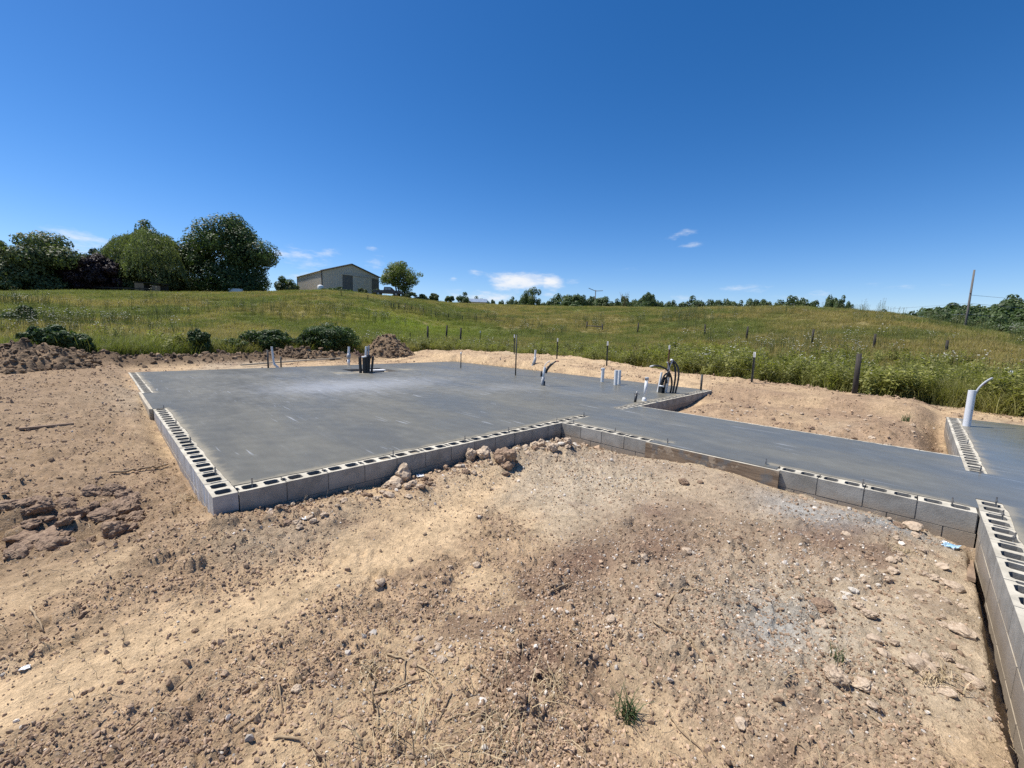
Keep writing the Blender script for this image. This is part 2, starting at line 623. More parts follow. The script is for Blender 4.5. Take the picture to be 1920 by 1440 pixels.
def scatter(name, pts, rot, scl, idx, col, sources):
    """Instances of the source meshes on the given points: ground cover nobody could count."""
    me = bpy.data.meshes.new(name)
    me.vertices.add(len(pts))
    me.vertices.foreach_set('co', np.asarray(pts, np.float32).ravel())
    fattr(me, 'rot', rot, 'FLOAT_VECTOR')
    fattr(me, 'scl', scl, 'FLOAT_VECTOR')
    fattr(me, 'idx', idx, 'INT')
    fattr(me, 'tcol', np.c_[col, np.ones(len(pts))], 'FLOAT_COLOR')
    o = link(name, me)
    src = bpy.data.collections.new(name + '_kinds')
    for i, m in enumerate(sources):
        q = bpy.data.objects.new('%s_kind_%02d' % (name, i), m)
        src.objects.link(q)
    g = bpy.data.node_groups.new(name + '_scatter', 'GeometryNodeTree')
    g.interface.new_socket('Geometry', in_out='INPUT', socket_type='NodeSocketGeometry')
    g.interface.new_socket('Geometry', in_out='OUTPUT', socket_type='NodeSocketGeometry')
    gi, go = g.nodes.new('NodeGroupInput'), g.nodes.new('NodeGroupOutput')
    ip = g.nodes.new('GeometryNodeInstanceOnPoints')
    ci = g.nodes.new('GeometryNodeCollectionInfo')
    ci.inputs['Collection'].default_value = src
    ci.inputs['Separate Children'].default_value = True
    ci.inputs['Reset Children'].default_value = True

    def na(nm, typ):
        x = g.nodes.new('GeometryNodeInputNamedAttribute')
        x.data_type = typ
        x.inputs['Name'].default_value = nm
        return x.outputs['Attribute']
    e = g.nodes.new('FunctionNodeEulerToRotation')
    L = g.links.new
    L(na('rot', 'FLOAT_VECTOR'), e.inputs[0])
    L(e.outputs[0], ip.inputs['Rotation'])
    L(na('scl', 'FLOAT_VECTOR'), ip.inputs['Scale'])
    L(na('idx', 'INT'), ip.inputs['Instance Index'])
    ip.inputs['Pick Instance'].default_value = True
    L(ci.outputs[0], ip.inputs['Instance'])
    L(gi.outputs[0], ip.inputs['Points'])
    L(ip.outputs[0], go.inputs[0])
    md = o.modifiers.new('scatter', 'NODES')
    md.node_group = g
    o['kind'] = 'stuff'
    return o


# ------------------------------------------------------------------ materials
def ground_material():
    t = NT('ground')
    v = t.coord('Object')
    base = t.attr('col', 'GEOMETRY', 'Color')
    n1 = t.noise(v, 3.1, 7, .62)
    n2 = t.noise(v, 17, 6, .65)
    n3 = t.noise(v, 75, 4, .7)
    k = t.math('ADD', t.math('ADD', t.math('MULTIPLY', n1, .5), t.math('MULTIPLY', n2, .6)), t.math('MULTIPLY', n3, .5))
    sc = t.rng(k, .45, 1.15, .50, 1.52)
    gr = t.n('ShaderNodeCombineXYZ')
    for i in range(3):
        t.put(gr.inputs[i], sc)
    col = t.mix(1., base, gr.outputs[0], 'MULTIPLY')
    vo = t.n('ShaderNodeTexVoronoi')
    t.put(vo.inputs['Vector'], v)
    vo.inputs['Scale'].default_value = 46
    vo.inputs['Randomness'].default_value = 1
    sp = t.n('ShaderNodeSeparateColor')
    t.put(sp.inputs[0], vo.outputs['Color'])
    stone = t.math('MULTIPLY', t.math('GREATER_THAN', sp.outputs[0], .80), t.math('LESS_THAN', vo.outputs['Distance'], .42))
    stone = t.math('MULTIPLY', stone, t.math('SUBTRACT', 1., t.attr('grass')))
    stc = t.mix(sp.outputs[1], (.30, .22, .15), (.62, .55, .46))
    col = t.mix(t.math('MULTIPLY', stone, t.math('MULTIPLY', t.attr('stony'), .7)), col, stc)
    t.set(color=col, rough=.93, spec=.12)
    h = t.math('ADD', t.math('MULTIPLY', n2, .7), t.math('MULTIPLY', n3, .45))
    h = t.math('ADD', h, t.math('MULTIPLY', stone, .35))
    t.set(normal=t.bump(h, 1., .035))
    return t.m


def slab_material():
    t = NT('slab_concrete')
    v = t.coord('Object')
    vs = t.coord('Object', (1.0, .38, 1), (0, 0, .75))
    vf = t.coord('Object', (7, 1.2, 1), (0, 0, .72))
    n1 = t.noise(vs, .9, 8, .6)
    n2 = t.noise(v, 3.4, 8, .65)
    n3 = t.noise(vf, 1.3, 6, .65)
    f = t.rng(t.math('ADD', t.math('MULTIPLY', n1, .55), t.math('ADD', t.math('MULTIPLY', n2, .25), t.math('MULTIPLY', n3, .15))), .33, .66)
    wv = t.n('ShaderNodeTexWave', wave_type='RINGS', rings_direction='Z')
    t.put(wv.inputs['Vector'], t.coord('Object', (.9, .9, .9), (0, 0, .4)))
    wv.inputs['Scale'].default_value = 1.1
    wv.inputs['Distortion'].default_value = 9
    wv.inputs['Detail'].default_value = 3
    wv.inputs['Detail Scale'].default_value = .7
    f = t.math('ADD', f, t.math('MULTIPLY', t.math('SUBTRACT', wv.outputs['Fac'], .5), .14), True)
    col = t.mix(f, (.114, .107, .083), (.172, .163, .128))
    # pale bluish bloom in patches
    pale = t.attr('pale')
    pf = t.rng(t.math('ADD', t.math('MULTIPLY', pale, 1.1), t.math('MULTIPLY', t.math('SUBTRACT', t.math('ADD', t.math('MULTIPLY', n3, .6), t.math('MULTIPLY', n2, .5)), .55), 1.6)), .0, 1.45)
    col = t.mix(t.math('MULTIPLY', pf, .62), col, (.34, .36, .39))
    # thin scratches left by the float
    vk = t.coord('Object', (16, 1.1, 1), (0, 0, .62))
    n4 = t.noise(vk, 1.0, 2, .5, .6)
    n5 = t.noise(v, .8, 2)
    st = t.math('MULTIPLY', t.rng(n4, .655, .69), t.rng(n5, .5, .62))
    col = t.mix(t.math('MULTIPLY', st, .55), col, (.42, .44, .46))
    dust = t.attr('dust')
    df = t.rng(t.math('ADD', dust, t.math('MULTIPLY', t.math('SUBTRACT', n2, .5), 1.5)), .25, 1.0)
    col = t.mix(t.math('MULTIPLY', df, .75), col, (.30, .265, .195))
    r = t.math('ADD', t.rng(n1, .3, .7, .34, .52), t.math('ADD', t.math('MULTIPLY', df, .3), t.math('MULTIPLY', pf, .2)))
    r = t.math('MULTIPLY', r, t.math('SUBTRACT', 1., t.math('MULTIPLY', t.attr('wet'), .5)))
    t.set(color=col, rough=r, spec=t.math('ADD', .22, t.math('MULTIPLY', t.attr('wet'), .35)), normal=t.bump(t.math('ADD', t.noise(vs, 9, 5), t.math('MULTIPLY', n2, .8)), .16, .006))
    return t.m


def block_material(name, c1, c2, chalk=False, speck=True):
    t = NT(name)
    v = t.coord('Object')
    gv = t.n('ShaderNodeNewGeometry').outputs['Position']
    n = t.noise(gv, 5, 7, .62)
    n2 = t.noise(gv, 60, 4, .7)
    rnd = t.n('ShaderNodeObjectInfo').outputs['Random']
    f = t.math('ADD', t.rng(n, .3, .7), t.math('MULTIPLY', t.math('SUBTRACT', rnd, .5), .5), True)
    col = t.mix(f, c1, c2)
    if speck:
        col = t.mix(t.math('MULTIPLY', t.rng(n2, .62, .7), .4), col, (.12, .11, .1))
        n4 = t.noise(gv, 14, 3, .6)
        col = t.mix(t.math('MULTIPLY', t.rng(n4, .66, .72), .5), col, (.09, .085, .08))
    else:
        pass
    zz = t.n('ShaderNodeSeparateXYZ')
    t.put(zz.inputs[0], gv)
    spl = t.rng(t.math('ADD', zz.outputs[2], t.math('MULTIPLY', t.noise(gv, 9, 5, .7), .22)), .02, -.16)
    n6 = t.noise(gv, 2.3, 5, .65)
    col = t.mix(t.math('MULTIPLY', t.rng(n6, .54, .68), .45), col, (.20, .185, .155))
    col = t.mix(t.math('MULTIPLY', spl, .6), col, (.31, .235, .16))
    if chalk:
        m = t.n('ShaderNodeMapping')
        t.put(m.inputs[0], gv)
        m.inputs['Scale'].default_value = (1, 5.5, .9)
        n3 = t.noise(m.outputs[0], 1.6, 4, .55)
        sn = t.n('ShaderNodeSeparateXYZ')
        t.put(sn.inputs[0], t.n('ShaderNodeNewGeometry').outputs['Normal'])
        outw = t.math('LESS_THAN', sn.outputs[0], -.7)
        sy = t.n('ShaderNodeSeparateXYZ')
        t.put(sy.inputs[0], gv)
        outw = t.math('MULTIPLY', outw, t.rng(t.math('ADD', sy.outputs[1], n), 2.6, 1.4, .25, 1.))
        col = t.mix(t.math('MULTIPLY', t.math('MULTIPLY', outw, t.rng(n3, .48, .66)), .7), col, (.62, .65, .70))
        m2 = t.n('ShaderNodeMapping')
        t.put(m2.inputs[0], gv)
        m2.inputs['Scale'].default_value = (1, 7, .5)
        m2.inputs['Location'].default_value = (0, 3.3, 0)
        n5 = t.noise(m2.outputs[0], 1.5, 3, .5)
        col = t.mix(t.math('MULTIPLY', t.math('MULTIPLY', outw, t.rng(n5, .56, .66)), .55), col, (.16, .30, .50))
    t.set(color=col, rough=.9, spec=.2, normal=t.bump(t.math('ADD', n2, t.math('MULTIPLY', n, .5)), .5, .006))
    return t.m


M = {}
M['ground'] = ground_material()
M['slab'] = slab_material()
M['slab_side'] = simple('slab_side', (.14, .135, .125), (.24, .22, .19), 8, .9)
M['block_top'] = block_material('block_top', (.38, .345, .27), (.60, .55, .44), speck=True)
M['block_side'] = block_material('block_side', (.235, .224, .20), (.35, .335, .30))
M['block_chalk_lit'] = block_material('block_chalk_lit', (.34, .33, .315), (.47, .46, .44), chalk=True)  # chalk streaks over a lighter base that paints in the wall's sunlit brightness
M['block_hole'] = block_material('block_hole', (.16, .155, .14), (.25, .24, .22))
M['mortar'] = simple('mortar', (.12, .118, .11), (.20, .195, .18), 12, .95)
M['fill'] = simple('cell_fill', (.24, .20, .14), (.36, .31, .23), 14, .95, .6, .02)
M['steel'] = simple('galvanised_steel', (.22, .21, .20), (.42, .41, .39), 20, .5, metal=.7)
M['rust'] = simple('rusty_steel', (.09, .05, .03), (.18, .10, .06), 20, .8)
M['pvc'] = simple('white_pvc', (.66, .67, .66), (.80, .80, .78), 9, .45, .1)
M['pvc_grey'] = simple('grey_pvc', (.30, .31, .32), (.42, .43, .44), 9, .5, .1)
M['black'] = simple('black_plastic', (.012, .012, .013), (.035, .035, .036), 9, .45, .1)
M['dark_steel'] = simple('dark_steel', (.02, .022, .02), (.06, .06, .055), 15, .6, .2)
M['wire_brown'] = simple('brown_cable', (.07, .03, .02), (.14, .07, .045), 15, .6, 0)
M['red'] = simple('red_cable', (.30, .06, .06), (.42, .10, .09), 15, .5, 0)
M['wood'] = simple('plank_wood', (.17, .115, .075), (.34, .235, .15), 3, .85, .4, .004, (1, 9, 9))
def smeared_plank():
    t = NT('form_plank')
    v = t.coord('Object', (9, .8, 9))
    n = t.noise(v, 3, 6, .6)
    g = t.n('ShaderNodeNewGeometry').outputs['Position']
    b = t.noise(g, 3.2, 6, .65)
    col = t.mix(t.rng(n, .3, .7), (.12, .083, .055), (.28, .205, .135))
    col = t.mix(t.math('MULTIPLY', t.rng(b, .5, .6), .8), col, (.15, .15, .145))
    col = t.mix(t.math('MULTIPLY', t.rng(t.noise(g, 5.1, 5, .7), .56, .62), .7), col, (.40, .32, .23))
    t.set(color=col, rough=.88, normal=t.bump(t.math('ADD', n, b), .5, .006))
    return t.m


M['wood_y'] = smeared_plank()
M['wood_pale'] = simple('pale_board', (.34, .29, .21), (.52, .45, .33), 3, .85, .4, .004, (9, 1, 9))
M['wood_old'] = simple('weathered_post', (.022, .019, .016), (.065, .055, .046), 6, .9, .6, .006, (6, 6, 1))
M['stick'] = simple('dry_stick', (.20, .13, .075), (.40, .30, .18), 9, .9)
M['straw'] = leaf_mat('straw', (.30, .215, .115), (.58, .46, .28), .04)
M['rock'] = simple('tan_rock', (.36, .265, .18), (.58, .46, .33), 3, .95, .7, .006)
M['rock_pale'] = simple('pale_rock', (.46, .40, .32), (.70, .64, .54), 4, .92, .6, .005)
M['rock_dark'] = simple('brown_clod', (.19, .122, .08), (.38, .265, .172), 4, .97, .8, .010)
M['soil'] = simple('spoil_soil', (.110, .071, .040), (.29, .198, .116), 2.2, .97, 1., .05, detail=9)
M['white'] = simple('white_scrap', (.70, .70, .68), (.85, .85, .83), 9, .6)
M['blue'] = simple('blue_film', (.22, .48, .72), (.62, .78, .88), 22, .35, .8, .02)
M['bark'] = simple('bark', (.05, .038, .028), (.12, .095, .07), 8, .95, .8, .03, (3, 3, .6))
M['leaf_dark'] = leaf_mat('leaf_dark', (.032, .054, .020), (.120, .172, .058), .25)
M['leaf_mid'] = leaf_mat('leaf_mid', (.042, .068, .024), (.140, .190, .066), .3)
M['leaf_olive'] = leaf_mat('leaf_olive', (.054, .074, .030), (.170, .200, .085), .3)
M['leaf_purple'] = leaf_mat('leaf_purple', (.020, .012, .015), (.055, .030, .035), .15)
M['leaf_blue'] = leaf_mat('leaf_blue', (.03, .05, .036), (.08, .12, .075), .2)
M['leaf_willow'] = leaf_mat('leaf_willow', (.09, .11, .045), (.24, .27, .115), .35)
M['leaf_bright'] = leaf_mat('leaf_bright', (.08, .105, .028), (.21, .24, .075), .4)
M['leaf_bush'] = leaf_mat('leaf_bush', (.024, .047, .015), (.098, .150, .045), .3)
M['blade'] = leaf_mat('grass_blade', (.62, .66, .6), (1.3, 1.25, 1.15), .4, True)
M['umbel'] = simple('white_flower', (.65, .66, .58), (.8, .8, .74), 9, .8, 0)


# ------------------------------------------------------------------ ground sheet
def build_ground():
    step = .165
    cols = np.concatenate([np.arange(-76, 76, step), np.arange(76, 284, 4.)])
    rr = [.30, .6, .9]
    while rr[-1] < 3000:
        r = rr[-1]
        dr = max(.0135, r * r / 620.) if r < 9 else (min(.24, max(.13, r * r / 620)) if r < 42 else (.9 if r < 125 else r * .13))
        if r < 1.3:
            dr = .06
        rr.append(r + dr)
    rr = np.array(rr)
    A, Rr = np.meshgrid(np.radians(cols) + YAW, rr)
    X, Y = CAM[0] + Rr * np.sin(A), CAM[1] + Rr * np.cos(A)
    Z = ground_h(X.ravel(), Y.ravel()).reshape(X.shape)
    nr, nc = X.shape
    v = np.stack([X.ravel(), Y.ravel(), Z.ravel()], 1)
    i = np.arange(nr - 1)[:, None] * nc
    j = np.arange(nc)[None]
    jn = (j + 1) % nc
    f = np.stack([i + j, i + nc + j, i + nc + jn, i + jn], -1).reshape(-1, 4)
    c = len(v)
    v = np.vstack([v, [[CAM[0], CAM[1], Z[0].mean()]]])
    f2 = np.stack([np.full(nc, c), np.arange(nc), (np.arange(nc) + 1) % nc, (np.arange(nc) + 1) % nc], 1)
    me = np_mesh('ground', v, f, [M['ground']], True)
    x, y = v[:, 0], v[:, 1]
    ph, r = polar(x, y)
    g = grassiness(x, y)
    # soil colours: tan subsoil, redder clay, grey-white gravel, pale dust on the wheel path
    tan = np.array([.405, .289, .180])
    pale = np.array([.52, .380, .235])
    red = np.array([.25, .172, .116])
    grey = np.array([.40, .345, .265])
    dark = np.array([.20, .138, .088])
    n1, n2, n3 = fbm(x, y, 1.9, 5, 51), fbm(x, y, .8, 5, 52), fbm(x, y, 3.4, 4, 53)
    col = np.tile(tan, (len(x), 1))

    def put(c, w):
        nonlocal col
        w = np.clip(w, 0, 1)[:, None]
        col = col * (1 - w) + c * w
    cr = crumbly(x, y)
    put(pale, (1 - cr) * (.25 + .9 * n1))
    put(np.array([.365, .260, .172]), cr * (.25 + .9 * n2))
    put(grey, sstep(.56, .70, n3) * .45)
    n4 = fbm(x, y, .42, 5, 58, .6)
    put(np.array([.185, .122, .088]), sstep(.585, .66, n4) * .75 * (.3 + .7 * sstep(.45, .6, n2)))
    gr = blob(x, y, 4.1, -1.6, 1.3, .9) + .6 * blob(x, y, 2.6, -3.9, .7, .6)
    put(grey * 1.12, gr * (.2 + 1.2 * n2))
    put(np.array([.20, .132, .095]), (blob(x, y, 3.3, -2.9, .9, .6) + .9 * blob(x, y, 1.05, -2.95, .22, .12) + .9 * blob(x, y, 1.0, -2.95, .35, .16) + .9 * blob(x, y, 2.0, -2.55, .55, .3) + .8 * blob(x, y, 4.2, -3.9, .7, .35) + .7 * blob(x, y, 4.55, -1.9, .3, 1.)) * (.1 + 1.5 * n2))
    put(np.array([.33, .325, .31]), (blob(x, y, 4.55, -3.75, .35, .6, .5) + blob(x, y, 4.75, -4.3, .2, .4) + .7 * blob(x, y, 2.35, -3.85, .28, .2)) * (.1 + 1.5 * n2))
    put(dark, blob(x, y, -1.25, .95, .85, .6) * 1.5 * (.4 + n2))
    put(np.array([.285, .202, .130]), 1. * sstep(.2, -.8, x) * sstep(-.6, .8, y) * (.4 + n1))
    put(pale * 1.08, track(x, y) * (.4 + .9 * n1))
    put(pale, sstep(11.8, 12.6, x) * .5 * (.35 + .8 * n1))
    put(np.array([.31, .215, .142]), sstep(7.9, 8.6, x) * sstep(.2, -.4, y) * sstep(YG - .1, YG + .3, y) * (1.5 * n2 - .15))
    m = sstep(-16, -22, ph) * np.exp(-((r - np.interp(ph, T_PHI, T_RG) + 1.0) / 1.5) ** 2)
    put(dark * .75, m * 1.5)
    # meadow: green with tawny seed heads
    gn = .55 * fbm(x, y, 14, 4, 61) + .45 * fbm(x, y, 3.5, 3, 62)
    green = np.array([.135, .150, .045])
    tawny = np.array([.235, .195, .085])
    w = sstep(.40, .60, gn)[:, None]
    gc = green * (1 - w) + tawny * w
    col = col * (1 - g[:, None]) + gc * g[:, None]
    col = col * np.where(g[:, None] < .5, np.array([[1.01, 1.0, .955]]), 1.)
    fattr(me, 'col', np.c_[col, np.ones(len(x))], 'FLOAT_COLOR')
    fattr(me, 'grass', g)
    fattr(me, 'stony', np.clip(.25 + 1.3 * gr + .8 * (n2 - .4), 0, 1) * (1 - .7 * track(x, y)))
    o = link('ground', me)
    tag(o, 'tan clay building pad running into a grassy hillside', kind='structure')
    return o


build_ground()


# ------------------------------------------------------------------ concrete blocks
def block_mesh(name, side='block_side', frog=True, fill=0, L=.397, Wd=.194, Hh=.194):
    """A hollow two-cell concrete block; x runs along its length, y across, z up (0 at its bottom)."""
    bm = bmesh.new()
    hl, hw = L / 2, Wd / 2

    def loop(pts, z):
        return [bm.verts.new((p[0], p[1], z)) for p in pts]
    if frog:
        outer = [(-hl, -hw), (hl, -hw), (hl, -.047), (hl - .018, -.038), (hl - .018, .038), (hl, .047), (hl, hw), (-hl, hw),
                 (-hl, .047), (-hl + .018, .038), (-hl + .018, -.038), (-hl, -.047)]
    else:
        outer = [(-hl, -hw), (hl, -hw), (hl, hw), (-hl, hw)]

    def hole(cx):
        a, b, c = .064, .0625, .02
        return [(cx - a, -b + c), (cx - a + c, -b), (cx + a - c, -b), (cx + a, -b + c), (cx + a, b - c), (cx + a - c, b), (cx - a + c, b), (cx - a, b - c)]
    loops = [outer, hole(-.093), hole(.093)]
    tv = [loop(p, Hh) for p in loops]
    edges = []
    for lp in tv:
        for i in range(len(lp)):
            edges.append(bm.edges.new((lp[i], lp[(i + 1) % len(lp)])))
    r = bmesh.ops.triangle_fill(bm, use_beauty=True, edges=edges, normal=(0, 0, 1))
    for f in bm.faces:
        f.material_index = 0
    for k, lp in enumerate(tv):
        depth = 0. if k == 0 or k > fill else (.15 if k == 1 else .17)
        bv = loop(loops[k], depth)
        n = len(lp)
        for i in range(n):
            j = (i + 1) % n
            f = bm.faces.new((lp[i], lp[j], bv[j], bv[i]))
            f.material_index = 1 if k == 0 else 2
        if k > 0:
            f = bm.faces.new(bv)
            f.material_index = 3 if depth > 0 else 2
    bmesh.ops.recalc_face_normals(bm, faces=bm.faces)
    me = bpy.data.meshes.new(name)
    bm.to_mesh(me)
    bm.free()
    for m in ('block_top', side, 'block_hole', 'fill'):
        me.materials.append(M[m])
    return me


BM = dict(plain=block_mesh('concrete_block'), end=block_mesh('concrete_block_end', frog=False), full=block_mesh('concrete_block_filled', fill=2),
          part=block_mesh('concrete_block_part_filled', fill=1), chalk=block_mesh('concrete_block_chalk', 'block_chalk_lit'),
          chalk_end=block_mesh('concrete_block_chalk_end', 'block_chalk_lit', frog=False), chalk_full=block_mesh('concrete_block_chalk_filled', 'block_chalk_lit', fill=2))
BR = random.Random(3)


def wall(parent, p0, p1, z, offset=0., kinds=None, face=1, inset=None):
    """One course from p0 to p1 (corners of the outer face). face=+1: the wall's thickness lies to the left of p0->p1."""
    p0, p1 = Vector((p0[0], p0[1], 0)), Vector((p1[0], p1[1], 0))
    d = (p1 - p0)
    Lw = d.length
    d.normalize()
    nrm = Vector((-d.y, d.x, 0)) * face
    ang = math.atan2(d.y, d.x)
    s = offset
    k = 0
    segs = []
    if offset > .05:
        segs.append((0, offset))
    while s < Lw - .04:
        segs.append((s, min(s + BP, Lw)))
        s += BP
    for (a, b) in segs:
        ln = b - a
        c = p0 + d * ((a + b) / 2) + nrm * (.0985 + BR.uniform(-.002, .002))
        kind = kinds(k, (a + b) / 2, len(segs)) if kinds else BR.choice(['plain'] * 7 + ['part'] * 2 + ['full'])
        o = link('concrete_block', BM[kind], parent)
        o.location = (c.x, c.y, z + BR.uniform(-.0015, .0015))
        o.rotation_euler = (BR.uniform(-.003, .003), BR.uniform(-.003, .003), ang + BR.uniform(-.004, .004) + (math.pi if BR.random() < .5 and kind in ('plain', 'chalk') else 0))
        o.scale = ((ln - .0095) / .397, 1, 1)
        k += 1
    # mortar in the joints, set back from the face
    a, b = p0 + nrm * .006 + d * .008, p1 + nrm * .006 - d * .008
    a2, b2 = a + nrm * .016, b + nrm * .016
    mb = MB()
    z0, z1 = z - .011, z + .188
    mb.add([(a.x, a.y, z0), (b.x, b.y, z0), (b2.x, b2.y, z0), (a2.x, a2.y, z0), (a.x, a.y, z1), (b.x, b.y, z1), (b2.x, b2.y, z1), (a2.x, a2.y, z1)],
           [(0, 1, 5, 4), (1, 2, 6, 5), (2, 3, 7, 6), (3, 0, 4, 7), (4, 5, 6, 7), (3, 2, 1, 0)])
    mb.obj('mortar_joint', M['mortar'], parent)


bolt_mb = MB()
bolt_mb.tube([(0, 0, -.05), (0, 0, .075)], .0065, 6)
bolt_mb.tube([(0, 0, .030), (0, 0, .031)], .016, 8)
bolt_mb.tube([(0, 0, .032), (0, 0, .043)], .011, 6)
BOLT = bolt_mb.mesh('anchor_bolt', M['steel'])


def bolt(parent, x, y, dz=0.):
    o = link('anchor_bolt', BOLT, parent, (x, y, dz))
    o.rotation_euler = (BR.uniform(-.06, .06), BR.uniform(-.06, .06), BR.uniform(0, 6))


Z1, Z2, Z3 = -.198, -.401, -.604   # bottoms of the courses


def slab_piece(name, parent, x0, x1, y0, y1, hole=None, thick=.12, step=.07, ragged=(0, 0, 0, 0), z=0.):
    nx, ny = int((x1 - x0) / step) + 1, int((y1 - y0) / step) + 1
    X, Y = np.meshgrid(np.linspace(x0, x1, nx), np.linspace(y0, y1, ny))
    keep = np.ones((ny - 1, nx - 1), bool)
    if hole:
        hx0, hx1, hy0, hy1 = hole
        cx, cy = (X[:-1, :-1] + X[1:, 1:]) / 2, (Y[:-1, :-1] + Y[1:, 1:]) / 2
        keep = ~((cx > hx0) & (cx < hx1) & (cy > hy0) & (cy < hy1))
    rx = (fbm(X, Y, .22, 3, 91) - .5) * .05 * ((X < 5.7) | (X > 7.3)) * ((X > .6) | (Y < 5.1) | (Y > 7.8)) * ((Y > -1.5) | (Y < -3.4) | (X > 6))
    Xr, Yr = X.copy(), Y.copy()
    if ragged[0]: Xr[:, 0] += rx[:, 0]
    if ragged[1]: Xr[:, -1] += rx[:, -1]
    if ragged[2]: Yr[0] += rx[0]
    if ragged[3]: Yr[-1] += rx[-1]
    Z = (fbm(X, Y, 1.4, 3, 92) - .5) * .004 + z + .003
    idx = np.arange(nx * ny).reshape(ny, nx)
    q = np.stack([idx[:-1, :-1], idx[:-1, 1:], idx[1:, 1:], idx[1:, :-1]], -1)
    f = q[keep]
    v = np.stack([Xr.ravel(), Yr.ravel(), Z.ravel()], 1)
    n = len(v)
    vb = v.copy()
    vb[:, 2] = -thick
    # skirts where a kept face has no kept neighbour
    ed = np.concatenate([f[:, [0, 1]], f[:, [1, 2]], f[:, [2, 3]], f[:, [3, 0]]])
    key = ed[:, 0].astype(np.int64) * n + ed[:, 1]
    rkey = ed[:, 1].astype(np.int64) * n + ed[:, 0]
    b = ed[~np.isin(key, rkey)]
    sk = np.stack([b[:, 1], b[:, 0], b[:, 0] + n, b[:, 1] + n], 1)
    fa = np.vstack([f, sk])
    me = np_mesh(name, np.vstack([v, vb]), fa, [M['slab'], M['slab_side']], False, np.r_[np.zeros(len(f)), np.ones(len(sk))])
    x, y = np.r_[X.ravel(), X.ravel()], np.r_[Y.ravel(), Y.ravel()]
    pale = (.62 * blob(x, y, 3.9, 6.7, 2.3, 2.3) + .3 * blob(x, y, 3.3, 6.4, 1.0, .8) + .45 * blob(x, y, 5.6, 6.4, 2.4, 1.2) + .5 * blob(x, y, 7.6, 3.9, 1.6, .9) + .3 * blob(x, y, 8.5, 8.5, 2.5, 2.5)
            + .25 * blob(x, y, 3.0, 10.5, 2.4, .8) + .28 * blob(x, y, 8.2, 2.0, 1.0, .8))
    wall_d = np.minimum.reduce([np.where((y > 0) & ((y < 5.3) | (y > 7.5)), x - .2, 9), np.where((y > 0) & ((x < 5.93) | (x > 7.1)), np.abs(y - .2), 9),
                                np.where((y < 0) & (y > YG) & ((y > -1.9) | (y < -3.1)), x - XC - .2, 9), np.where((y < YG) & ((x < 5.58) | (x > 6.9)), np.abs(y - YG + .2), 9)])
    wall_d = np.abs(wall_d)
    dust = np.exp(-(wall_d / .06) ** 1.2) * .95 + .12 * np.exp(-(wall_d / .35))
    for (cx, cy, r0) in ((8.72, 3.6, .25), (8.6, .3, .5), (10.5, .7, .5), (5.9, 9.2, .5)):
        dust = dust + .45 * blob(x, y, cx, cy, r0, r0)
    dust = dust + .8 * blob(x, y, 7.9, 9.9, .5, .5) + .8 * blob(x, y, 5.3, 9.7, .5, .5)
    fattr(me, 'wet', np.clip(sstep(YG + .6, YG - 1.2, y) + .35 * sstep(1.5, -1., y) * sstep(4, 6, x) + .5 * blob(x, y, 9.5, 2.2, 1.5, 1.), 0, 1))
    fattr(me, 'pale', pale)
    fattr(me, 'dust', dust)
    return link('slab', me, parent)


house = empty('house_foundation', (0, 0, 0), 'large square grey house slab ringed by hollow concrete blocks', 'foundation')
walk = empty('walkway_foundation', (0, 0, 0), 'narrow concrete walkway slab joining the two larger slabs', 'foundation')
gar = empty('garage_foundation', (0, 0, 0), 'second slab with bluish sheen and block edge at the right of the picture', 'foundation')

GAP0, GAP1 = 5.28, 7.53          # doorway in the left wall
VOID = (5.75, 7.25, 9.35, 10.9)
slab_piece('house_slab', house, .185, XR - .06, .185, YB - .06, VOID, ragged=(1, 0, 1, 0))
slab_piece('door_slab', house, .0, .185, GAP0, GAP1, step=.09)
slab_piece('opening_slab', house, 5.93, 7.1, .0, .185, step=.09)
slab_piece('walkway_slab', walk, XC + .185, XW - .09, YG, .0, ragged=(1, 0, 0, 0))
slab_piece('walkway_door_slab', walk, XC, XC + .185, -3.26, -1.64, step=.09)
slab_piece('garage_slab', gar, -1.5, XR - .06, -12.9, YG - .185, ragged=(0, 0, 0, 1))
slab_piece('garage_opening_slab', gar, 5.58, 6.9, YG - .185, YG, step=.09)
tb = MB()
tb.box(VOID[0] - .05, VOID[1] + .05, VOID[2] - .05, VOID[3] + .05, -.2, -.09)
tb.obj('void_floor', M['fill'], house)


def left_kind(k, s, n):
    if k == 0:
        return 'chalk_end'
    if k in (7, 8, 9, 10):
        return 'chalk_full' if BR.random() < .75 else 'chalk'
    return 'chalk'


# house: left wall, front wall in two lengths, back and right walls
wall(house, (0, 0), (0, GAP0), Z1, 0, left_kind, -1)
wall(house, (0, 0), (0, GAP0), Z2, .2032, lambda k, s, n: 'chalk', -1)
wall(house, (0, GAP1), (0, YB), Z1, 0, lambda k, s, n: 'chalk', -1)
wall(house, (.2, 0), (5.93, 0), Z1, 0, None, 1)
wall(house, (0.2, 0), (XC, 0), Z2, .2032, None, 1)
wall(house, (7.1, 0), (XR, 0), Z1, .1, None, 1)
wall(house, (XW, 0), (XR, 0), Z2, .3, None, 1)
wall(house, (.2, YB), (XR, YB), Z1, 0, lambda k, s, n: 'full', -1)
wall(house, (XR, .2), (XR, YB - .2), Z1, 0, lambda k, s, n: 'full', 1)
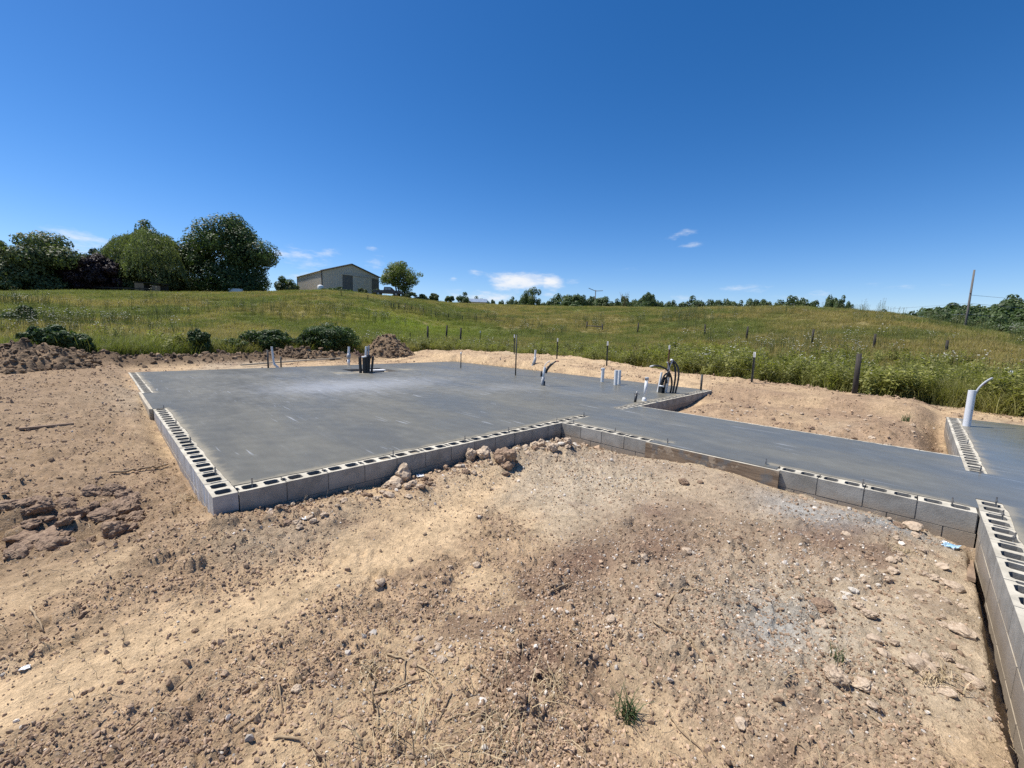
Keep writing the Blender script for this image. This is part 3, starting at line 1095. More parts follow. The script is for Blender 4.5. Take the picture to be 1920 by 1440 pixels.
# walkway: near wall with a doorway, far wall
wall(walk, (XC, -.004), (XC, -1.64), Z1, 0, lambda k, s, n: 'end' if k == 0 else ('part' if k == n - 1 else 'plain'), 1)
wall(walk, (XC, -3.26), (XC, YG + .004), Z1, 0, lambda k, s, n: 'end' if k == n - 1 else 'plain', 1)
wall(walk, (XC, -.004), (XC, YG + .004), Z2, .2032, None, 1)
wall(walk, (XW, YG + .004), (XW, -.004), Z1, 0, lambda k, s, n: 'full' if BR.random() < .35 else 'plain', 1)
# garage
wall(gar, (5.58, YG), (-1.5, YG), Z1, 0, lambda k, s, n: 'end' if k == 0 else 'plain', 1)
wall(gar, (XC, YG), (-1.5, YG), Z2, .2032, None, 1)
wall(gar, (XC, YG), (-1.5, YG), Z3, 0, lambda k, s, n: 'plain', 1)
wall(gar, (XR, YG), (6.9, YG), Z1, 0, None, 1)
wall(gar, (XR, YG), (XW, YG), Z2, .2032, None, 1)
wall(gar, (XR, YG - .2), (XR, -12.9), Z1, 0, lambda k, s, n: 'full', -1)
for x in (.33, 1.83, 2.95, 3.82, 5.02, 5.85):
    bolt(house, x, .10)
for y in (.68, 2.25, 3.6, 5.15):
    bolt(house, .14, y)
for x, y in ((XC + .1, -.18), (XC + .1, -1.0), (XC + .12, -1.86), (XC + .12, -3.12), (XC + .1, -4.05), (XC + .1, -4.72)):
    bolt(walk, x, y)
for x in (5.5, 5.05, 4.42, 3.5, 7.0, 9.0):
    bolt(gar, x, YG - .13)

# white lid and form edge of the open pit in the house slab
pit = empty('utility_pit_lid', (6.7, 10.1, -.03), 'small white lid lying in the square opening of the house slab', 'lid')
mb = MB()
mb.box(-.36, .36, -.12, .12, 0, .05)
mb.obj('lid', M['white'], pit)
mb = MB()
mb.box(-.3, .3, -.1, .1, -.06, -.001)
mb.obj('rim', M['black'], pit)

# ------------------------------------------------------------------ boards
P0, P1 = Vector((-.045, GAP0 + .04 + 1.1, 0)), Vector((-.045, GAP1 + .1, 0))
fb = MB()
fb.box(-.055, -.006, GAP0 - .08, GAP1 + .12, -.29, .012)
tag(fb.obj('form_board', M['wood_pale']), 'pale form board standing along the left block wall at the doorway', 'board')
fb = MB()
fb.box(XC - .045, XC - .006, -3.30, -1.60, -.27, -.004)
fb.mi[1] = 1  # dusty top face coloured pale, painting in the sunlit upper edge
tag(fb.obj('form_board', [M['wood_y'], M['block_top']]), 'brown form plank set against the walkway slab between block walls', 'board')


def plank(name, u0, v0, u1, v1, w, h, mat, label, cat, lift=.0):
    a, b = at(u0, v0), at(u1, v1)
    d = b - a
    L = d.length
    q = d.to_track_quat('X', 'Z').to_matrix().to_4x4()
    m = MB()
    n = 6
    for i in range(1):
        m.box(0, L, -w / 2, w / 2, 0, h)
    o = m.obj(name, mat)
    o.matrix_world = Matrix.Translation(a + Vector((0, 0, lift))) @ q
    return tag(o, label, cat)


plank('wooden_lath', 36, 806, 138, 796, .06, .03, M['wood'], 'short weathered lath lying flat on the bare dirt at far left', 'lath', .0)
plank('wooden_stake', 1813, 1020, 1820, 1092, .045, .03, M['wood'], 'brown wooden stake lying beside the garage wall near blue wrapper', 'stake', .01)
plank('long_board', 452, 688, 640, 674, .09, .05, M['wood_pale'], 'long thin board lying on dirt behind the house slab', 'board', .05)


# ------------------------------------------------------------------ pipes and stub-ups on the slab
def lean(d=.02):
    return Vector((random.uniform(-d, d), random.uniform(-d, d), 0))


def pipe(m, p, q, r, wall_t=.006, seg=14, mi=0):
    """open-topped hollow pipe from p to q"""
    p, q = Vector(p), Vector(q)
    m.tube([p, q], r, seg, mi, cap=False)
    m.tube([q, q - (q - p) * .5], r - wall_t, seg, mi, cap=True)
    d = (q - p).normalized()
    a = d.orthogonal().normalized()
    b = d.cross(a)
    o1 = [q + r * (math.cos(2 * math.pi * j / seg) * a + math.sin(2 * math.pi * j / seg) * b) for j in range(seg)]
    o2 = [q + (r - wall_t) * (math.cos(2 * math.pi * j / seg) * a + math.sin(2 * math.pi * j / seg) * b) for j in range(seg)]
    m.add(o1 + o2, [(j, (j + 1) % seg, seg + (j + 1) % seg, seg + j) for j in range(seg)], mi)


def standing(u, v, vt, z=0.):
    P = onz(u, v, z)
    return P, top_z(u, vt, P) - z


def stake(u, v, vt, r, mat, label, cat='stake', capmat=None, name='stake', z=0.):
    P, h = standing(u, v, vt, z)
    t = empty(name, P, label, cat)
    m = MB()
    m.tube([(0, 0, -.15), (0, 0, h * (.86 if capmat else 1))], r, 8)
    m.obj('shaft', mat, t, smooth=True)
    if capmat:
        m = MB()
        m.tube([(0, 0, h * .861), (0, 0, h)], r * 1.35, 8)
        m.obj('cap', capmat, t, smooth=True)
    return t


stake(503, 690, 656, .028, M['dark_steel'], 'black upright stub post at the back edge of the house slab', 'post', name='stub_post')
t = empty('pvc_pipe', onz(518, 688), 'tall thin white pipe with bent foot at back slab edge', 'pipe')
P, h = standing(518, 688, 650)
m = MB(); pipe(m, (-.07, .02, .10), (-.12, .03, h), .036); m.obj('riser', M['pvc'], t, smooth=True)
m = MB(); m.tube(bez((.06, -.02, -.05), (.03, -.01, .04), (-.05, .01, .05), (-.07, .02, .13), 6), .045, 12); m.obj('elbow', M['pvc'], t, smooth=True)
stake(527, 687, 668, .026, M['dark_steel'], 'short black conduit stub right of the tall white pipe', 'conduit', name='conduit_stub')
P, h = standing(654, 683, 650)
t = empty('pvc_pipe', P, 'white pipe with dark taped middle behind the conduit bundle', 'pipe')
m = MB(); pipe(m, (0, 0, h * .55), (.03, .02, h), .045); m.obj('riser', M['pvc'], t, smooth=True)
m = MB(); m.tube([(0, 0, h * .30), (.0, 0, h * .45), (.02, .01, h * .62)], [.065, .085, .06], 10); m.obj('tape_wrap', M['pvc_grey'], t, smooth=True)
m = MB(); m.tube([(-.02, 0, -.1), (0, 0, h * .32)], .055, 12); m.obj('foot_pipe', M['pvc'], t, smooth=True)

P = onz(685, 699)
P, h = standing(686, 699, 648)
t = empty('conduit_bundle', P, 'bundle of black conduits and a white pipe rising beside the slab pit', 'conduits')
for (dx, dy, r, hh, tx) in ((-.16, .05, .05, .58, -.02), (-.07, -.05, .055, .62, -.01), (.03, .0, .05, .60, .0), (.11, .06, .055, .66, .03), (.2, -.0, .04, .60, .05)):
    m = MB(); pipe(m, (dx, dy, -.12), (dx + tx, dy - tx, h * hh), r, .008); m.obj('conduit', M['black'], t, smooth=True)
m = MB(); pipe(m, (.02, .09, h * .2), (.06, .07, h * .97), .036); m.obj('white_pipe', M['pvc'], t, smooth=True)
m = MB(); pipe(m, (.10, .04, h * .3), (.13, .02, h * .99), .032); m.obj('grey_pipe', M['pvc_grey'], t, smooth=True)
for (x0, x1, z0, z1) in ((-.16, -.36, .55, .86), (-.12, -.26, .55, .80), (-.05, -.22, .5, .72), (.2, .33, .55, .86), (.17, .25, .5, .74), (-.17, -.40, .55, .74)):
    m = MB(); m.tube(bez((x0, 0, h * z0), (x0, 0, h * (z0 + .1)), (x1 * .8, -x1 * .5, h * (z1 - .1)), (x1 * .75, -x1 * .75, h * z1), 6), .016, 6); m.obj('cable', M['wire_brown'], t, smooth=True)
m = MB(); m.tube([(-.17, -.06, h * .58), (-.05, -.16, h * .62)], .028, 8); m.obj('tape_tag', M['white'], t)

stake(864, 690, 660, .022, M['dark_steel'], 'short dark stake with white tip near the back slab corner', capmat=M['white'])
stake(966.5, 704, 628, .024, M['dark_steel'], 'tall slim black rod standing alone on the house slab', 'rod', name='steel_rod')
P, h = standing(1001, 692, 656)
t = empty('pvc_pipe', P, 'white pipe in a slanted grey sleeve at the far slab edge', 'pipe')
m = MB(); pipe(m, (.02, -.02, h * .45), (.03, -.03, h), .043); m.obj('riser', M['pvc'], t, smooth=True)
m = MB(); m.tube([(-.06, .06, -.08), (-.05, .04, h * .1), (.02, -.02, h * .46), (.03, -.03, h * .62)], [.085, .08, .06, .055], 10); m.obj('sleeve', M['pvc_grey'], t, smooth=True)
m = MB(); m.tube([(-.04, .04, h * .02), (.0, .0, h * .3)], .088, 10); m.obj('tape_wrap', M['dark_steel'], t, smooth=True)

P, h = standing(1017, 723, 676)
t = empty('bent_conduit', P, 'white taped stub with black cable bending over to the right', 'conduit')
s45 = Vector((RT0[0], RT0[1], 0))
m = MB(); pipe(m, (0, 0, h * .3), s45 * .06 + Vector((0, 0, h * .74)), .04); m.obj('white_pipe', M['pvc'], t, smooth=True)
m = MB(); m.tube([(0, 0, -.1), (0, 0, h * .12), s45 * .01 + Vector((0, 0, h * .34))], [.04, .045, .05], 10); m.obj('taped_foot', M['pvc_grey'], t, smooth=True)
m = MB(); m.tube([s45 * .05 + Vector((0, 0, -.1)), s45 * .045 + Vector((0, 0, h * .18))], .035, 10); m.obj('short_stub', M['black'], t, smooth=True)
m = MB(); m.tube([s45 * -.05 + Vector((0, 0, h * .36)), s45 * -.045 + Vector((0, 0, h * .58))], .024, 8); m.obj('side_stub', M['black'], t, smooth=True)
m = MB(); m.tube(bez(s45 * .09 + Vector((0, 0, h * .5)), s45 * .12 + Vector((0, 0, h * .72)), s45 * .22 + Vector((0, 0, h * .85)), s45 * .38 + Vector((0, 0, h * .99)), 10), [.034] * 8 + [.026, .022, .02], 10); m.obj('black_cable', M['black'], t, smooth=True)
m = MB(); m.tube(bez(s45 * .36 + Vector((0, 0, h * .97)), s45 * .38 + Vector((0, 0, h * 1.0)), s45 * .42 + Vector((0, 0, h * 1.0)), s45 * .46 + Vector((0, 0, h * .985)), 4), .018, 8); m.obj('red_end', M['red'], t, smooth=True)
m = MB(); m.tube(bez(s45 * .03 + Vector((0, 0, h * .72)), s45 * .05 + Vector((0, 0, h * .85)), s45 * .12 + Vector((0, 0, h * .95)), s45 * .2 + Vector((0, 0, h * 1.0)), 8), .012, 6); m.obj('pale_wire', M['white'], t, smooth=True)

P, h = standing(1129, 716, 690)
t = empty('pvc_pipe', P, 'single short white pipe left of the paired pipes', 'pipe')
m = MB(); pipe(m, (0, 0, -.1), lean(.02) + Vector((0, 0, h)), .055); m.obj('riser', M['pvc'], t, smooth=True)
m = MB(); m.tube([(0, 0, h - .075), (0, 0, h - .012)], .064, 14); m.obj('collar', M['pvc_grey'], t, smooth=True)
P, h = standing(1154, 722, 694)
t = empty('pvc_pipe', P, 'front one of two white pipes standing side by side', 'pipe')
m = MB(); pipe(m, (0, 0, -.1), (0, 0, h), .058); m.obj('riser', M['pvc'], t, smooth=True)
P, h = standing(1160.5, 720.5, 694)
t = empty('pvc_pipe', P, 'rear one of two white pipes standing side by side', 'pipe')
m = MB(); pipe(m, (0, 0, -.1), (0, 0, h), .05); m.obj('riser', M['pvc'], t, smooth=True)

P, h = standing(1190, 754, 734)
t = empty('water_stub', P, 'short black water stub with a small metal tip', 'stub')
m = MB(); m.tube([(0, 0, -.08), (.02, -.02, h * .72)], .03, 10); m.obj('sleeve', M['black'], t, smooth=True)
m = MB(); m.tube([(.02, -.02, h * .70), (.03, -.03, h)], [.016, .016], 8); m.obj('metal_tip', M['steel'], t, smooth=True)
m = MB(); m.tube([(-.02, .02, h * .78), (.08, -.08, h * .78)], .012, 6); m.obj('valve_handle', M['steel'], t)

P, h = standing(1208, 752, 707)
t = empty('pvc_pipe', P, 'white capped pipe standing on the block wall by the walkway', 'pipe')
m = MB(); m.tube([(0, 0, .06), (.02, -.015, h - .05)], .037, 14); m.obj('riser', M['pvc'], t, smooth=True)
m = MB(); m.tube([(.018, -.013, h - .075), (.02, -.015, h - .07), (.02, -.015, h - .012), (.02, -.015, h)], [.044, .046, .046, .036], 14); m.obj('cap', M['pvc_grey'], t, smooth=True)
m = MB(); m.tube([(0, 0, -.05), (0, 0, .012), (0, 0, .05), (0, 0, .085)], [.062, .06, .05, .046], 14); m.obj('coupling', M['pvc'], t, smooth=True)

# coil of flexible conduits
P, h = standing(1250, 737, 676)
t = empty('flexible_conduits', P, 'cluster of black flexible conduits arching over a white pipe', 'conduits')
fd = Vector((FWD[0], FWD[1], 0)).normalized()


def cv(a, b, c):
    return s45 * a + fd * b + Vector((0, 0, c))


m = MB(); pipe(m, cv(-.02, .12, -.1), cv(.06, .12, h * .62), .055); m.obj('white_pipe', M['pvc'], t, smooth=True)
m = MB(); pipe(m, cv(-.2, .14, 0), cv(-.13, .14, h * .62), .03); m.obj('thin_pipe', M['pvc'], t, smooth=True)
for a in ((cv(.2, -.05, -.1), cv(.30, -.05, h * .5), cv(.36, 0, h * .8), cv(.12, .05, h * 1.0)),
          (cv(.17, .02, -.05), cv(.24, .02, h * .5), cv(.26, .05, h * .85), cv(.08, .1, h * 1.0)),
          (cv(.12, .05, .0), cv(.20, .05, h * .4), cv(.10, .05, h * .85), cv(-.42, .0, h * .83)),
          (cv(-.20, .02, .05), cv(-.16, .02, h * .5), cv(-.04, .02, h * .75), cv(.08, .05, h * .5)),
          (cv(-.13, .05, .05), cv(-.1, .05, h * .45), cv(-.05, .05, h * .62), cv(.0, .05, h * .3)),
          (cv(-.09, -.02, .0), cv(-.07, -.02, h * .4), cv(-.02, .0, h * .6), cv(.02, 0, h * .68))):
    m = MB(); m.tube(bez(*a, n=14), .025, 9); m.obj('conduit', M['black'], t, smooth=True)
for k in range(4):
    m = MB(); m.tube(bez(cv(.0 + .02 * k, .05, h * .5), cv(.0, .05, h * .75), cv(.05, .05, h * .85), cv(-.04 + .05 * k, .05, h * (.95 + .03 * (k % 2))), 6), .016, 6); m.obj('cable', [M['pvc_grey'], M['wire_brown'], M['black'], M['pvc']][k], t, smooth=True)
m = MB(); m.tube([cv(-.42, .0, h * .83), cv(-.53, -.02, h * .80)], .02, 8); m.obj('cable_end', M['white'], t, smooth=True)
m = MB(); m.tube([cv(.12, .05, h * 1.0), cv(.06, .06, h * 1.02)], .03, 8); m.obj('cable_end', M['white'], t, smooth=True)
m = MB(); m.tube([cv(-.22, 0, h * .22), cv(-.1, -.03, h * .2)], .022, 8); m.obj('tape_tag', M['white'], t, smooth=True)
m = MB(); m.box(-.06, .06, -.05, .05, 0, h * .2, 0, Matrix.Translation(cv(-.17, 0, 0))); m.obj('base_box', M['dark_steel'], t)
stake(1232, 734, 718, .008, M['rust'], 'thin short rod just left of the flexible conduits', 'rod', name='steel_rod')
stake(1314, 732, 702, .03, M['dark_steel'], 'black stub post at the far end of the front block wall', 'post', name='stub_post')

# big pipe on the garage slab
P, h = standing(1812, 799, 732)
t = empty('large_pvc_pipe', P, 'large white pipe on the garage slab with grey cable from its top', 'pipe')
pm = NT('printed_pvc')
v_ = pm.coord('Object')
sx = pm.n('ShaderNodeSeparateXYZ'); pm.put(sx.inputs[0], v_)
nz = pm.noise(pm.coord('Object', (60, 60, 60)), 1.0, 3)
side = pm.math('MULTIPLY', pm.rng(nz, .5, .56), pm.rng(pm.noise(pm.coord('Object', (1, 1, 14)), 1., 1), .45, .5))
ang = pm.math('ABSOLUTE', pm.math('ADD', pm.math('MULTIPLY', sx.outputs[0], float(s45.x)), pm.math('MULTIPLY', sx.outputs[1], float(s45.y))))
pm.set(color=pm.mix(pm.math('MULTIPLY', pm.math('MULTIPLY', side, pm.math('LESS_THAN', ang, .016)), .75), (.70, .72, .74), (.16, .17, .2)), rough=.42)
m = MB(); pipe(m, (0, 0, -.1), s45 * .0 + Vector((0, 0, h)), .056, .006, 24); m.obj('riser', pm.m, t, smooth=True)
m = MB(); m.tube(bez(s45 * .03 + Vector((0, 0, h * .5)), s45 * .03 + Vector((0, 0, h * .9)), s45 * .09 + Vector((0, 0, h * 1.16)), s45 * .34 + Vector((0, 0, h * 1.36)), 12), .017, 8); m.obj('grey_cable', M['pvc_grey'], t, smooth=True)
m = MB(); m.tube(bez(s45 * .02 + Vector((0, .01, h * .5)), s45 * .02 + Vector((0, 0, h * .9)), s45 * .11 + Vector((0, 0, h * 1.10)), s45 * .24 + Vector((0, 0, h * 1.20)), 10), .008, 6); m.obj('red_wire', M['red'], t, smooth=True)


# ------------------------------------------------------------------ rocks and clods
def rock_mesh(name, mat, seed, sub=2, rough=.28, flat=.75):
    bm = bmesh.new()
    bmesh.ops.create_icosphere(bm, subdivisions=sub, radius=1)
    off = Vector((seed * 7.3, seed * 3.1, seed * 1.7))
    for v in bm.verts:
        d = mnoise.noise(v.co * 1.1 + off) * rough * 1.5 + mnoise.noise(v.co * 2.7 + off) * rough * .8
        q = mnoise.cell(v.co * 1.4 + off) * .08
        v.co = v.co * (1 + d + q)
        v.co.z *= flat
    me = bpy.data.meshes.new(name)
    bm.to_mesh(me)
    bm.free()
    me.materials.append(mat)
    return me


def clod_mesh(name, mat, seed):
    bm = bmesh.new()
    bmesh.ops.create_icosphere(bm, subdivisions=4, radius=1)
    off = Vector((seed * 5.3, seed * 2.1, seed * 4.7))
    for v in bm.verts:
        d = mnoise.fractal(v.co * 1.3 + off, 1.0, 2.0, 5) * .42 + abs(mnoise.noise(v.co * 5 + off)) * .14
        v.co = v.co * (1 + d)
        v.co.z *= .8
    me = bpy.data.meshes.new(name)
    bm.to_mesh(me)
    bm.free()
    me.materials.append(mat)
    return me


ROCK = dict(tan=[rock_mesh('rock', M['rock'], i + 1, 2 if i % 2 else 3) for i in range(6)], pale=[rock_mesh('pale_rock', M['rock_pale'], i + 11) for i in range(4)],
            clod=[clod_mesh('clod', M['rock_dark'], i + 21) for i in range(4)], tanclod=[clod_mesh('tan_clod', M['rock'], i + 31) for i in range(4)])
GS = 'small loose stones scattered over the bare dirt'
RL = [  # u, v of the foot, width in pixels, kind, height factor, label
    (753, 904, 33, 'tan', 1.5, 'large rounded tan boulder against the front block wall'),
    (738, 909, 30, 'tan', .7, 'flat tan slab of rock under the rounded boulder'),
    (742, 917, 17, 'tan', 1., 'pinkish stone just below the flat rock slab'),
    (717, 897, 19, 'tanclod', 1.1, 'lumpy clod left of the rounded boulder by the wall'),
    (762, 917, 15, 'tan', 1., 'grey stone at the lower right of the rounded boulder'),
    (772, 912, 17, 'tanclod', .9, 'crumbly clod right of the rounded boulder'),
    (698, 900, 13, 'tan', 1., 'small stone at the left end of the rubble by the boulder'),
    (685, 890, 22, 'tan', .9, 'tan stone resting on the block wall left of the boulder'),
    (726, 905, 13, 'tan', 1., 'small stone between the flat rock slab and the lumpy clod'),
    (946, 872, 37, 'clod', 1.3, 'largest dark brown clod leaning against the front wall'),
    (951, 880, 24, 'clod', 1., 'small brown clod at the foot of the largest clod'),
    (882, 861, 19, 'tanclod', 1.5, 'upright tan clod left of the largest brown clod'),
    (908, 859, 30, 'tanclod', .9, 'wide tan clod with a dark hollow beside the wall'),
    (958, 838, 30, 'clod', 1., 'brown clod with roots behind the largest clod'),
    (990, 831, 20, 'tanclod', 1.1, 'crumbly tan clod nearest the front wall corner joint'),
    (1001, 838, 16, 'tan', .9, 'pale stone in front of the crumbly clod by the wall'),
    (1005, 845, 13, 'clod', 1., 'round brown stone in the rubble by the wall'),
    (985, 843, 14, 'tan', .9, 'purplish stone left of the round brown stone'),
    (1015, 837, 15, 'tanclod', 1.2, 'pointed yellowish clod between wall corner and rubble'),
    (1036, 846, 22, 'tanclod', 1., 'tan rock with dark underside in front of wall corner'),
    (1065, 834, 17, 'tanclod', 1.1, 'brown rock right under the walkway wall corner'),
    (1086, 831, 18, 'tanclod', 1., 'second brown rock along the walkway wall'),
    (948, 893, 13, 'clod', .9, 'small dark brown clod alone on the packed dirt'),
    (1284, 909, 16, 'clod', 1., 'dark brown clod below the form plank of the walkway'),
    (1314, 907, 10, 'clod', .9, 'small dark clod right of the one below the form plank'),
    (713, 1098, 19, 'tan', .9, 'brown and tan stone on dirt below the packed wheel path'),
    (844, 1068, 13, 'tan', .9, 'left of two brown stones on the open dirt'),
    (893, 1065, 16, 'tan', .9, 'right of two brown stones on the open dirt'),
    (553, 1301, 19, 'tan', .9, 'dark-sided stone near the dry bent twig at lower left'),
    (1207, 1049, 16, 'tan', .9, 'pale tan stone left of the dark clay patch'),
    (1172, 1067, 14, 'tan', .9, 'tan stone lower left of the pale one by the clay patch'),
    (1290, 1038, 18, 'tan', .7, 'flat tan stone on the dark clay patch'),
    (1146, 1166, 17, 'tan', .7, 'low tan stone buried in dirt beside the long curved stem'),
    (1393, 1370, 25, 'tan', 1., 'rounded tan stone near the bottom edge'),
    (1415, 1393, 12, 'pale', .8, 'white chip below the rounded stone at the bottom edge'),
    (1575, 1282, 36, 'tanclod', .9, 'left of two crumbly tan clods at the lower right'),
    (1627, 1299, 36, 'tanclod', .7, 'right of two crumbly tan clods at the lower right'),
    (1660, 1233, 24, 'tan', .8, 'tan rock uphill of the two crumbly clods'),
    (1681, 1211, 15, 'tan', 1., 'small standing stone above the tan rock at right'),
    (1550, 1146, 36, 'clod', .6, 'flat purplish clod near the white stone chips'),
    (1605, 1112, 13, 'pale', .8, 'brightest white stone among the white chips'),
    (1719, 993, 28, 'tan', .6, 'flat tan rock beside grey gravel near the walkway wall'),
    (1818, 1196, 40, 'tan', .6, 'long low rock beside the garage wall trench'),
    (1800, 1110, 36, 'tan', .6, 'tan rock at the edge of the garage wall trench'),
    (1738, 1268, 44, 'tan', .8, 'large rounded rock with dry weed growing beside it'),
    (1783, 1308, 32, 'tan', .5, 'flat oval stone below the rock with dry weed'),
    (1835, 1290, 34, 'tan', .6, 'pale stone in the trench edge at far right'),
    (1690, 990, 16, 'clod', .7, 'brown clod in the grey gravel near the walkway wall'),
    (180, 975, 36, 'clod', .6, 'split brown clod right of the broken soil at left'),
    (95, 1010, 60, 'clod', .5, 'long brown clod in the broken soil at left'),
    (35, 1020, 50, 'clod', .6, 'leftmost brown clod in the broken soil'),
    (60, 965, 40, 'clod', .6, 'rounded brown clod behind the broken soil at left'),
    (1640, 1330, 18, 'tan', .7, 'half buried stone below the two crumbly clods'),
]
RND = random.Random(11)
for i, (u, v, w, kind, hf, lab) in enumerate(RL):
    p = at(u, v)
    s = w / ppm(p) / 2
    me = ROCK[kind][i % len(ROCK[kind])]
    o = link('rock' if kind in ('tan', 'pale') else 'clod', me)
    o.location = p + Vector((FWD[0], FWD[1], 0)) * s * .6 + Vector((0, 0, s * .45 * hf))
    o.scale = (s, s, s * hf)
    o.rotation_euler = (RND.uniform(-.3, .3), RND.uniform(-.3, .3), RND.uniform(0, 6.28))
    tag(o, lab, 'rock' if kind in ('tan', 'pale') else 'clod')
for i in range(26):              # cobbles by the twigs and white chips, alike
    if i < 16:
        u, v, w, kind = 775 + RND.uniform(-10, 80), 1190 + RND.uniform(0, 55), RND.uniform(8, 16), 'tan'
        lab, grp = 'small round cobble in the cobble patch beside the tangle of sticks', 'cobbles beside the tangle of sticks'
    else:
        u, v, w, kind = 1600 + RND.uniform(-45, 50), 1100 + RND.uniform(-28, 28), RND.uniform(6, 13), 'pale'
        lab, grp = 'white stone chip in the white patch near the garage wall', 'white stone chips near the garage wall'
    p = at(u, v)
    s = w / ppm(p) / 2
    o = link('cobble' if kind == 'tan' else 'stone_chip', ROCK[kind][i % len(ROCK[kind])])
    o.location = p + Vector((0, 0, s * .3))
    o.scale = (s * RND.uniform(.8, 1.3), s, s * .8)
    o.rotation_euler = (RND.uniform(-.4, .4), RND.uniform(-.4, .4), RND.uniform(0, 6.28))
    tag(o, lab, 'stone', grp)


def strew(n, x0, x1, y0, y1, w0, w1, kinds, lab, grp, seed):
    rr = random.Random(seed)
    for i in range(n):
        x, y = rr.uniform(x0, x1), rr.uniform(y0, y1)
        s = rr.uniform(w0, w1) * rr.uniform(.6, 1.)
        kd = kinds[i % len(kinds)]
        o = link('rubble_stone', ROCK[kd][rr.randrange(len(ROCK[kd]))], None, (x, y, gz(x, y) + s * .3))
        o.scale = (s * rr.uniform(.8, 1.4), s, s * rr.uniform(.7, 1.1))
        o.rotation_euler = (rr.uniform(-.5, .5), rr.uniform(-.5, .5), rr.uniform(0, 6.28))
        tag(o, lab, 'stone', grp)


strew(80, .3, 4.0, -.62, -.06, .02, .055, ('tan', 'tanclod', 'tan', 'clod'), 'loose rubble stone in the strip along the front block wall', 'rubble along the front block wall', 5)
strew(26, 4.0, 5.0, -.7, -.08, .02, .06, ('tan', 'tanclod', 'pale'), 'loose rubble stone in the inner corner of front and walkway walls', 'rubble in the inner wall corner', 6)
strew(60, 2.4, 4.9, -4.75, -4.0, .012, .045, ('tan', 'tan', 'tanclod'), 'loose tan stone in the strip along the garage wall', 'rubble along the garage wall', 7)
strew(110, 8.3, 12.0, -4.5, -.4, .015, .06, ('clod', 'tanclod', 'tan'), 'loose clod on the bare dirt beyond the walkway', 'clods on the dirt beyond the walkway', 9)
strew(110, -1.9, -.45, .35, 1.55, .02, .10, ('clod',), 'brown clod in the patch of broken soil at left', 'clods in the broken soil at left', 8)


def scrap(u, v, w, mat, label, name, cat):
    p = at(u, v)
    s = w / ppm(p) / 2
    n = 7
    g = np.linspace(-1, 1, n)
    X, Y = np.meshgrid(g, g)
    rng = np.random.default_rng(int(u))
    Z = np.abs(rng.normal(0, .16, X.shape)) + .12
    X, Y = X * s + rng.normal(0, .12 * s, X.shape), Y * s * .8 + rng.normal(0, .12 * s, X.shape)
    idx = np.arange(n * n).reshape(n, n)
    f = np.stack([idx[:-1, :-1], idx[:-1, 1:], idx[1:, 1:], idx[1:, :-1]], -1).reshape(-1, 4)
    me = np_mesh(name, np.stack([X.ravel(), Y.ravel(), Z.ravel() * s], 1), f, [mat])
    o = link(name, me, None, p)
    o.rotation_euler = (0, 0, u)
    return tag(o, label, cat)


scrap(1781, 1026, 26, M['blue'], 'crumpled light blue plastic wrapper by the garage wall corner', 'plastic_wrapper', 'wrapper')
scrap(1768, 1018, 18, M['white'], 'crumpled clear white wrapper piece beside the blue wrapper', 'plastic_wrapper', 'wrapper')
scrap(575, 972, 17, M['white'], 'white scrap on the rubble below the front block wall', 'paper_scrap', 'scrap')
scrap(788, 893, 14, M['white'], 'white scrap right of the rounded boulder', 'paper_scrap', 'scrap')
scrap(47, 1253, 13, M['white'], 'white chip of paper at far left foreground', 'paper_scrap', 'scrap')

# ------------------------------------------------------------------ twigs
TW = [([(208, 891), (245, 889), (268, 883), (294, 880), (315, 873)], 5, 'knotty root lying left of the left block wall'),
      ([(230, 1383), (300, 1322), (345, 1278), (380, 1247)], 2.5, 'long straight thin stem at lower left'),
      ([(440, 1376), (480, 1352), (502, 1327)], 3, 'short dark bent twig left of the dry bent root'),
      ([(515, 1388), (560, 1392), (590, 1412), (612, 1440)], 5, 'pale curved root running out of the bottom edge'),
      ([(523, 1290), (530, 1335), (531, 1362)], 3, 'thin pale stem left of the dark-sided stone'),
      ([(700, 1308), (747, 1293), (800, 1277)], 5, 'straight dark stick across the tangle of sticks'),
      ([(675, 1247), (703, 1277), (697, 1310), (707, 1333), (708, 1370)], 4.5, 'pale crooked stick at the left of the tangle'),
      ([(727, 1228), (760, 1243), (757, 1283), (767, 1302)], 4, 'pale forked stick at the top of the tangle'),
      ([(780, 1247), (810, 1267), (827, 1288)], 3.5, 'dark thin twig right of the forked stick'),
      ([(888, 1252), (913, 1273), (937, 1297)], 3.5, 'dark curved twig on the bare dirt right of the tangle'),
      ([(847, 1303), (833, 1330), (823, 1353)], 3.5, 'upright dark twig above the straw at bottom'),
      ([(833, 1360), (860, 1347), (895, 1332)], 4, 'long pale straw stalk below the upright dark twig'),
      ([(1030, 1117), (1050, 1103), (1077, 1093)], 3, 'short slim twig on pale dirt above the clay patch'),
      ([(1247, 1150), (1260, 1123), (1280, 1107), (1307, 1106), (1323, 1117)], 4, 'arched pale stem shaped like a hook'),
      ([(1223, 1168), (1260, 1187), (1297, 1210), (1317, 1240), (1330, 1287), (1337, 1303)], 4, 'long dark curved stem below the arched pale stem'),
      ([(1253, 1343), (1277, 1377), (1313, 1407), (1327, 1433)], 4, 'pale bent stem right of the small green weed'),
      ([(1488, 1423), (1487, 1407), (1493, 1398), (1517, 1413)], 4, 'small looped root at the bottom edge'),
      ([(1630, 1345), (1653, 1362), (1693, 1388)], 3.5, 'straight dark stem at lower right'),
      ([(57, 1140), (70, 1165), (83, 1187)], 4, 'short twig with knob at far left')]
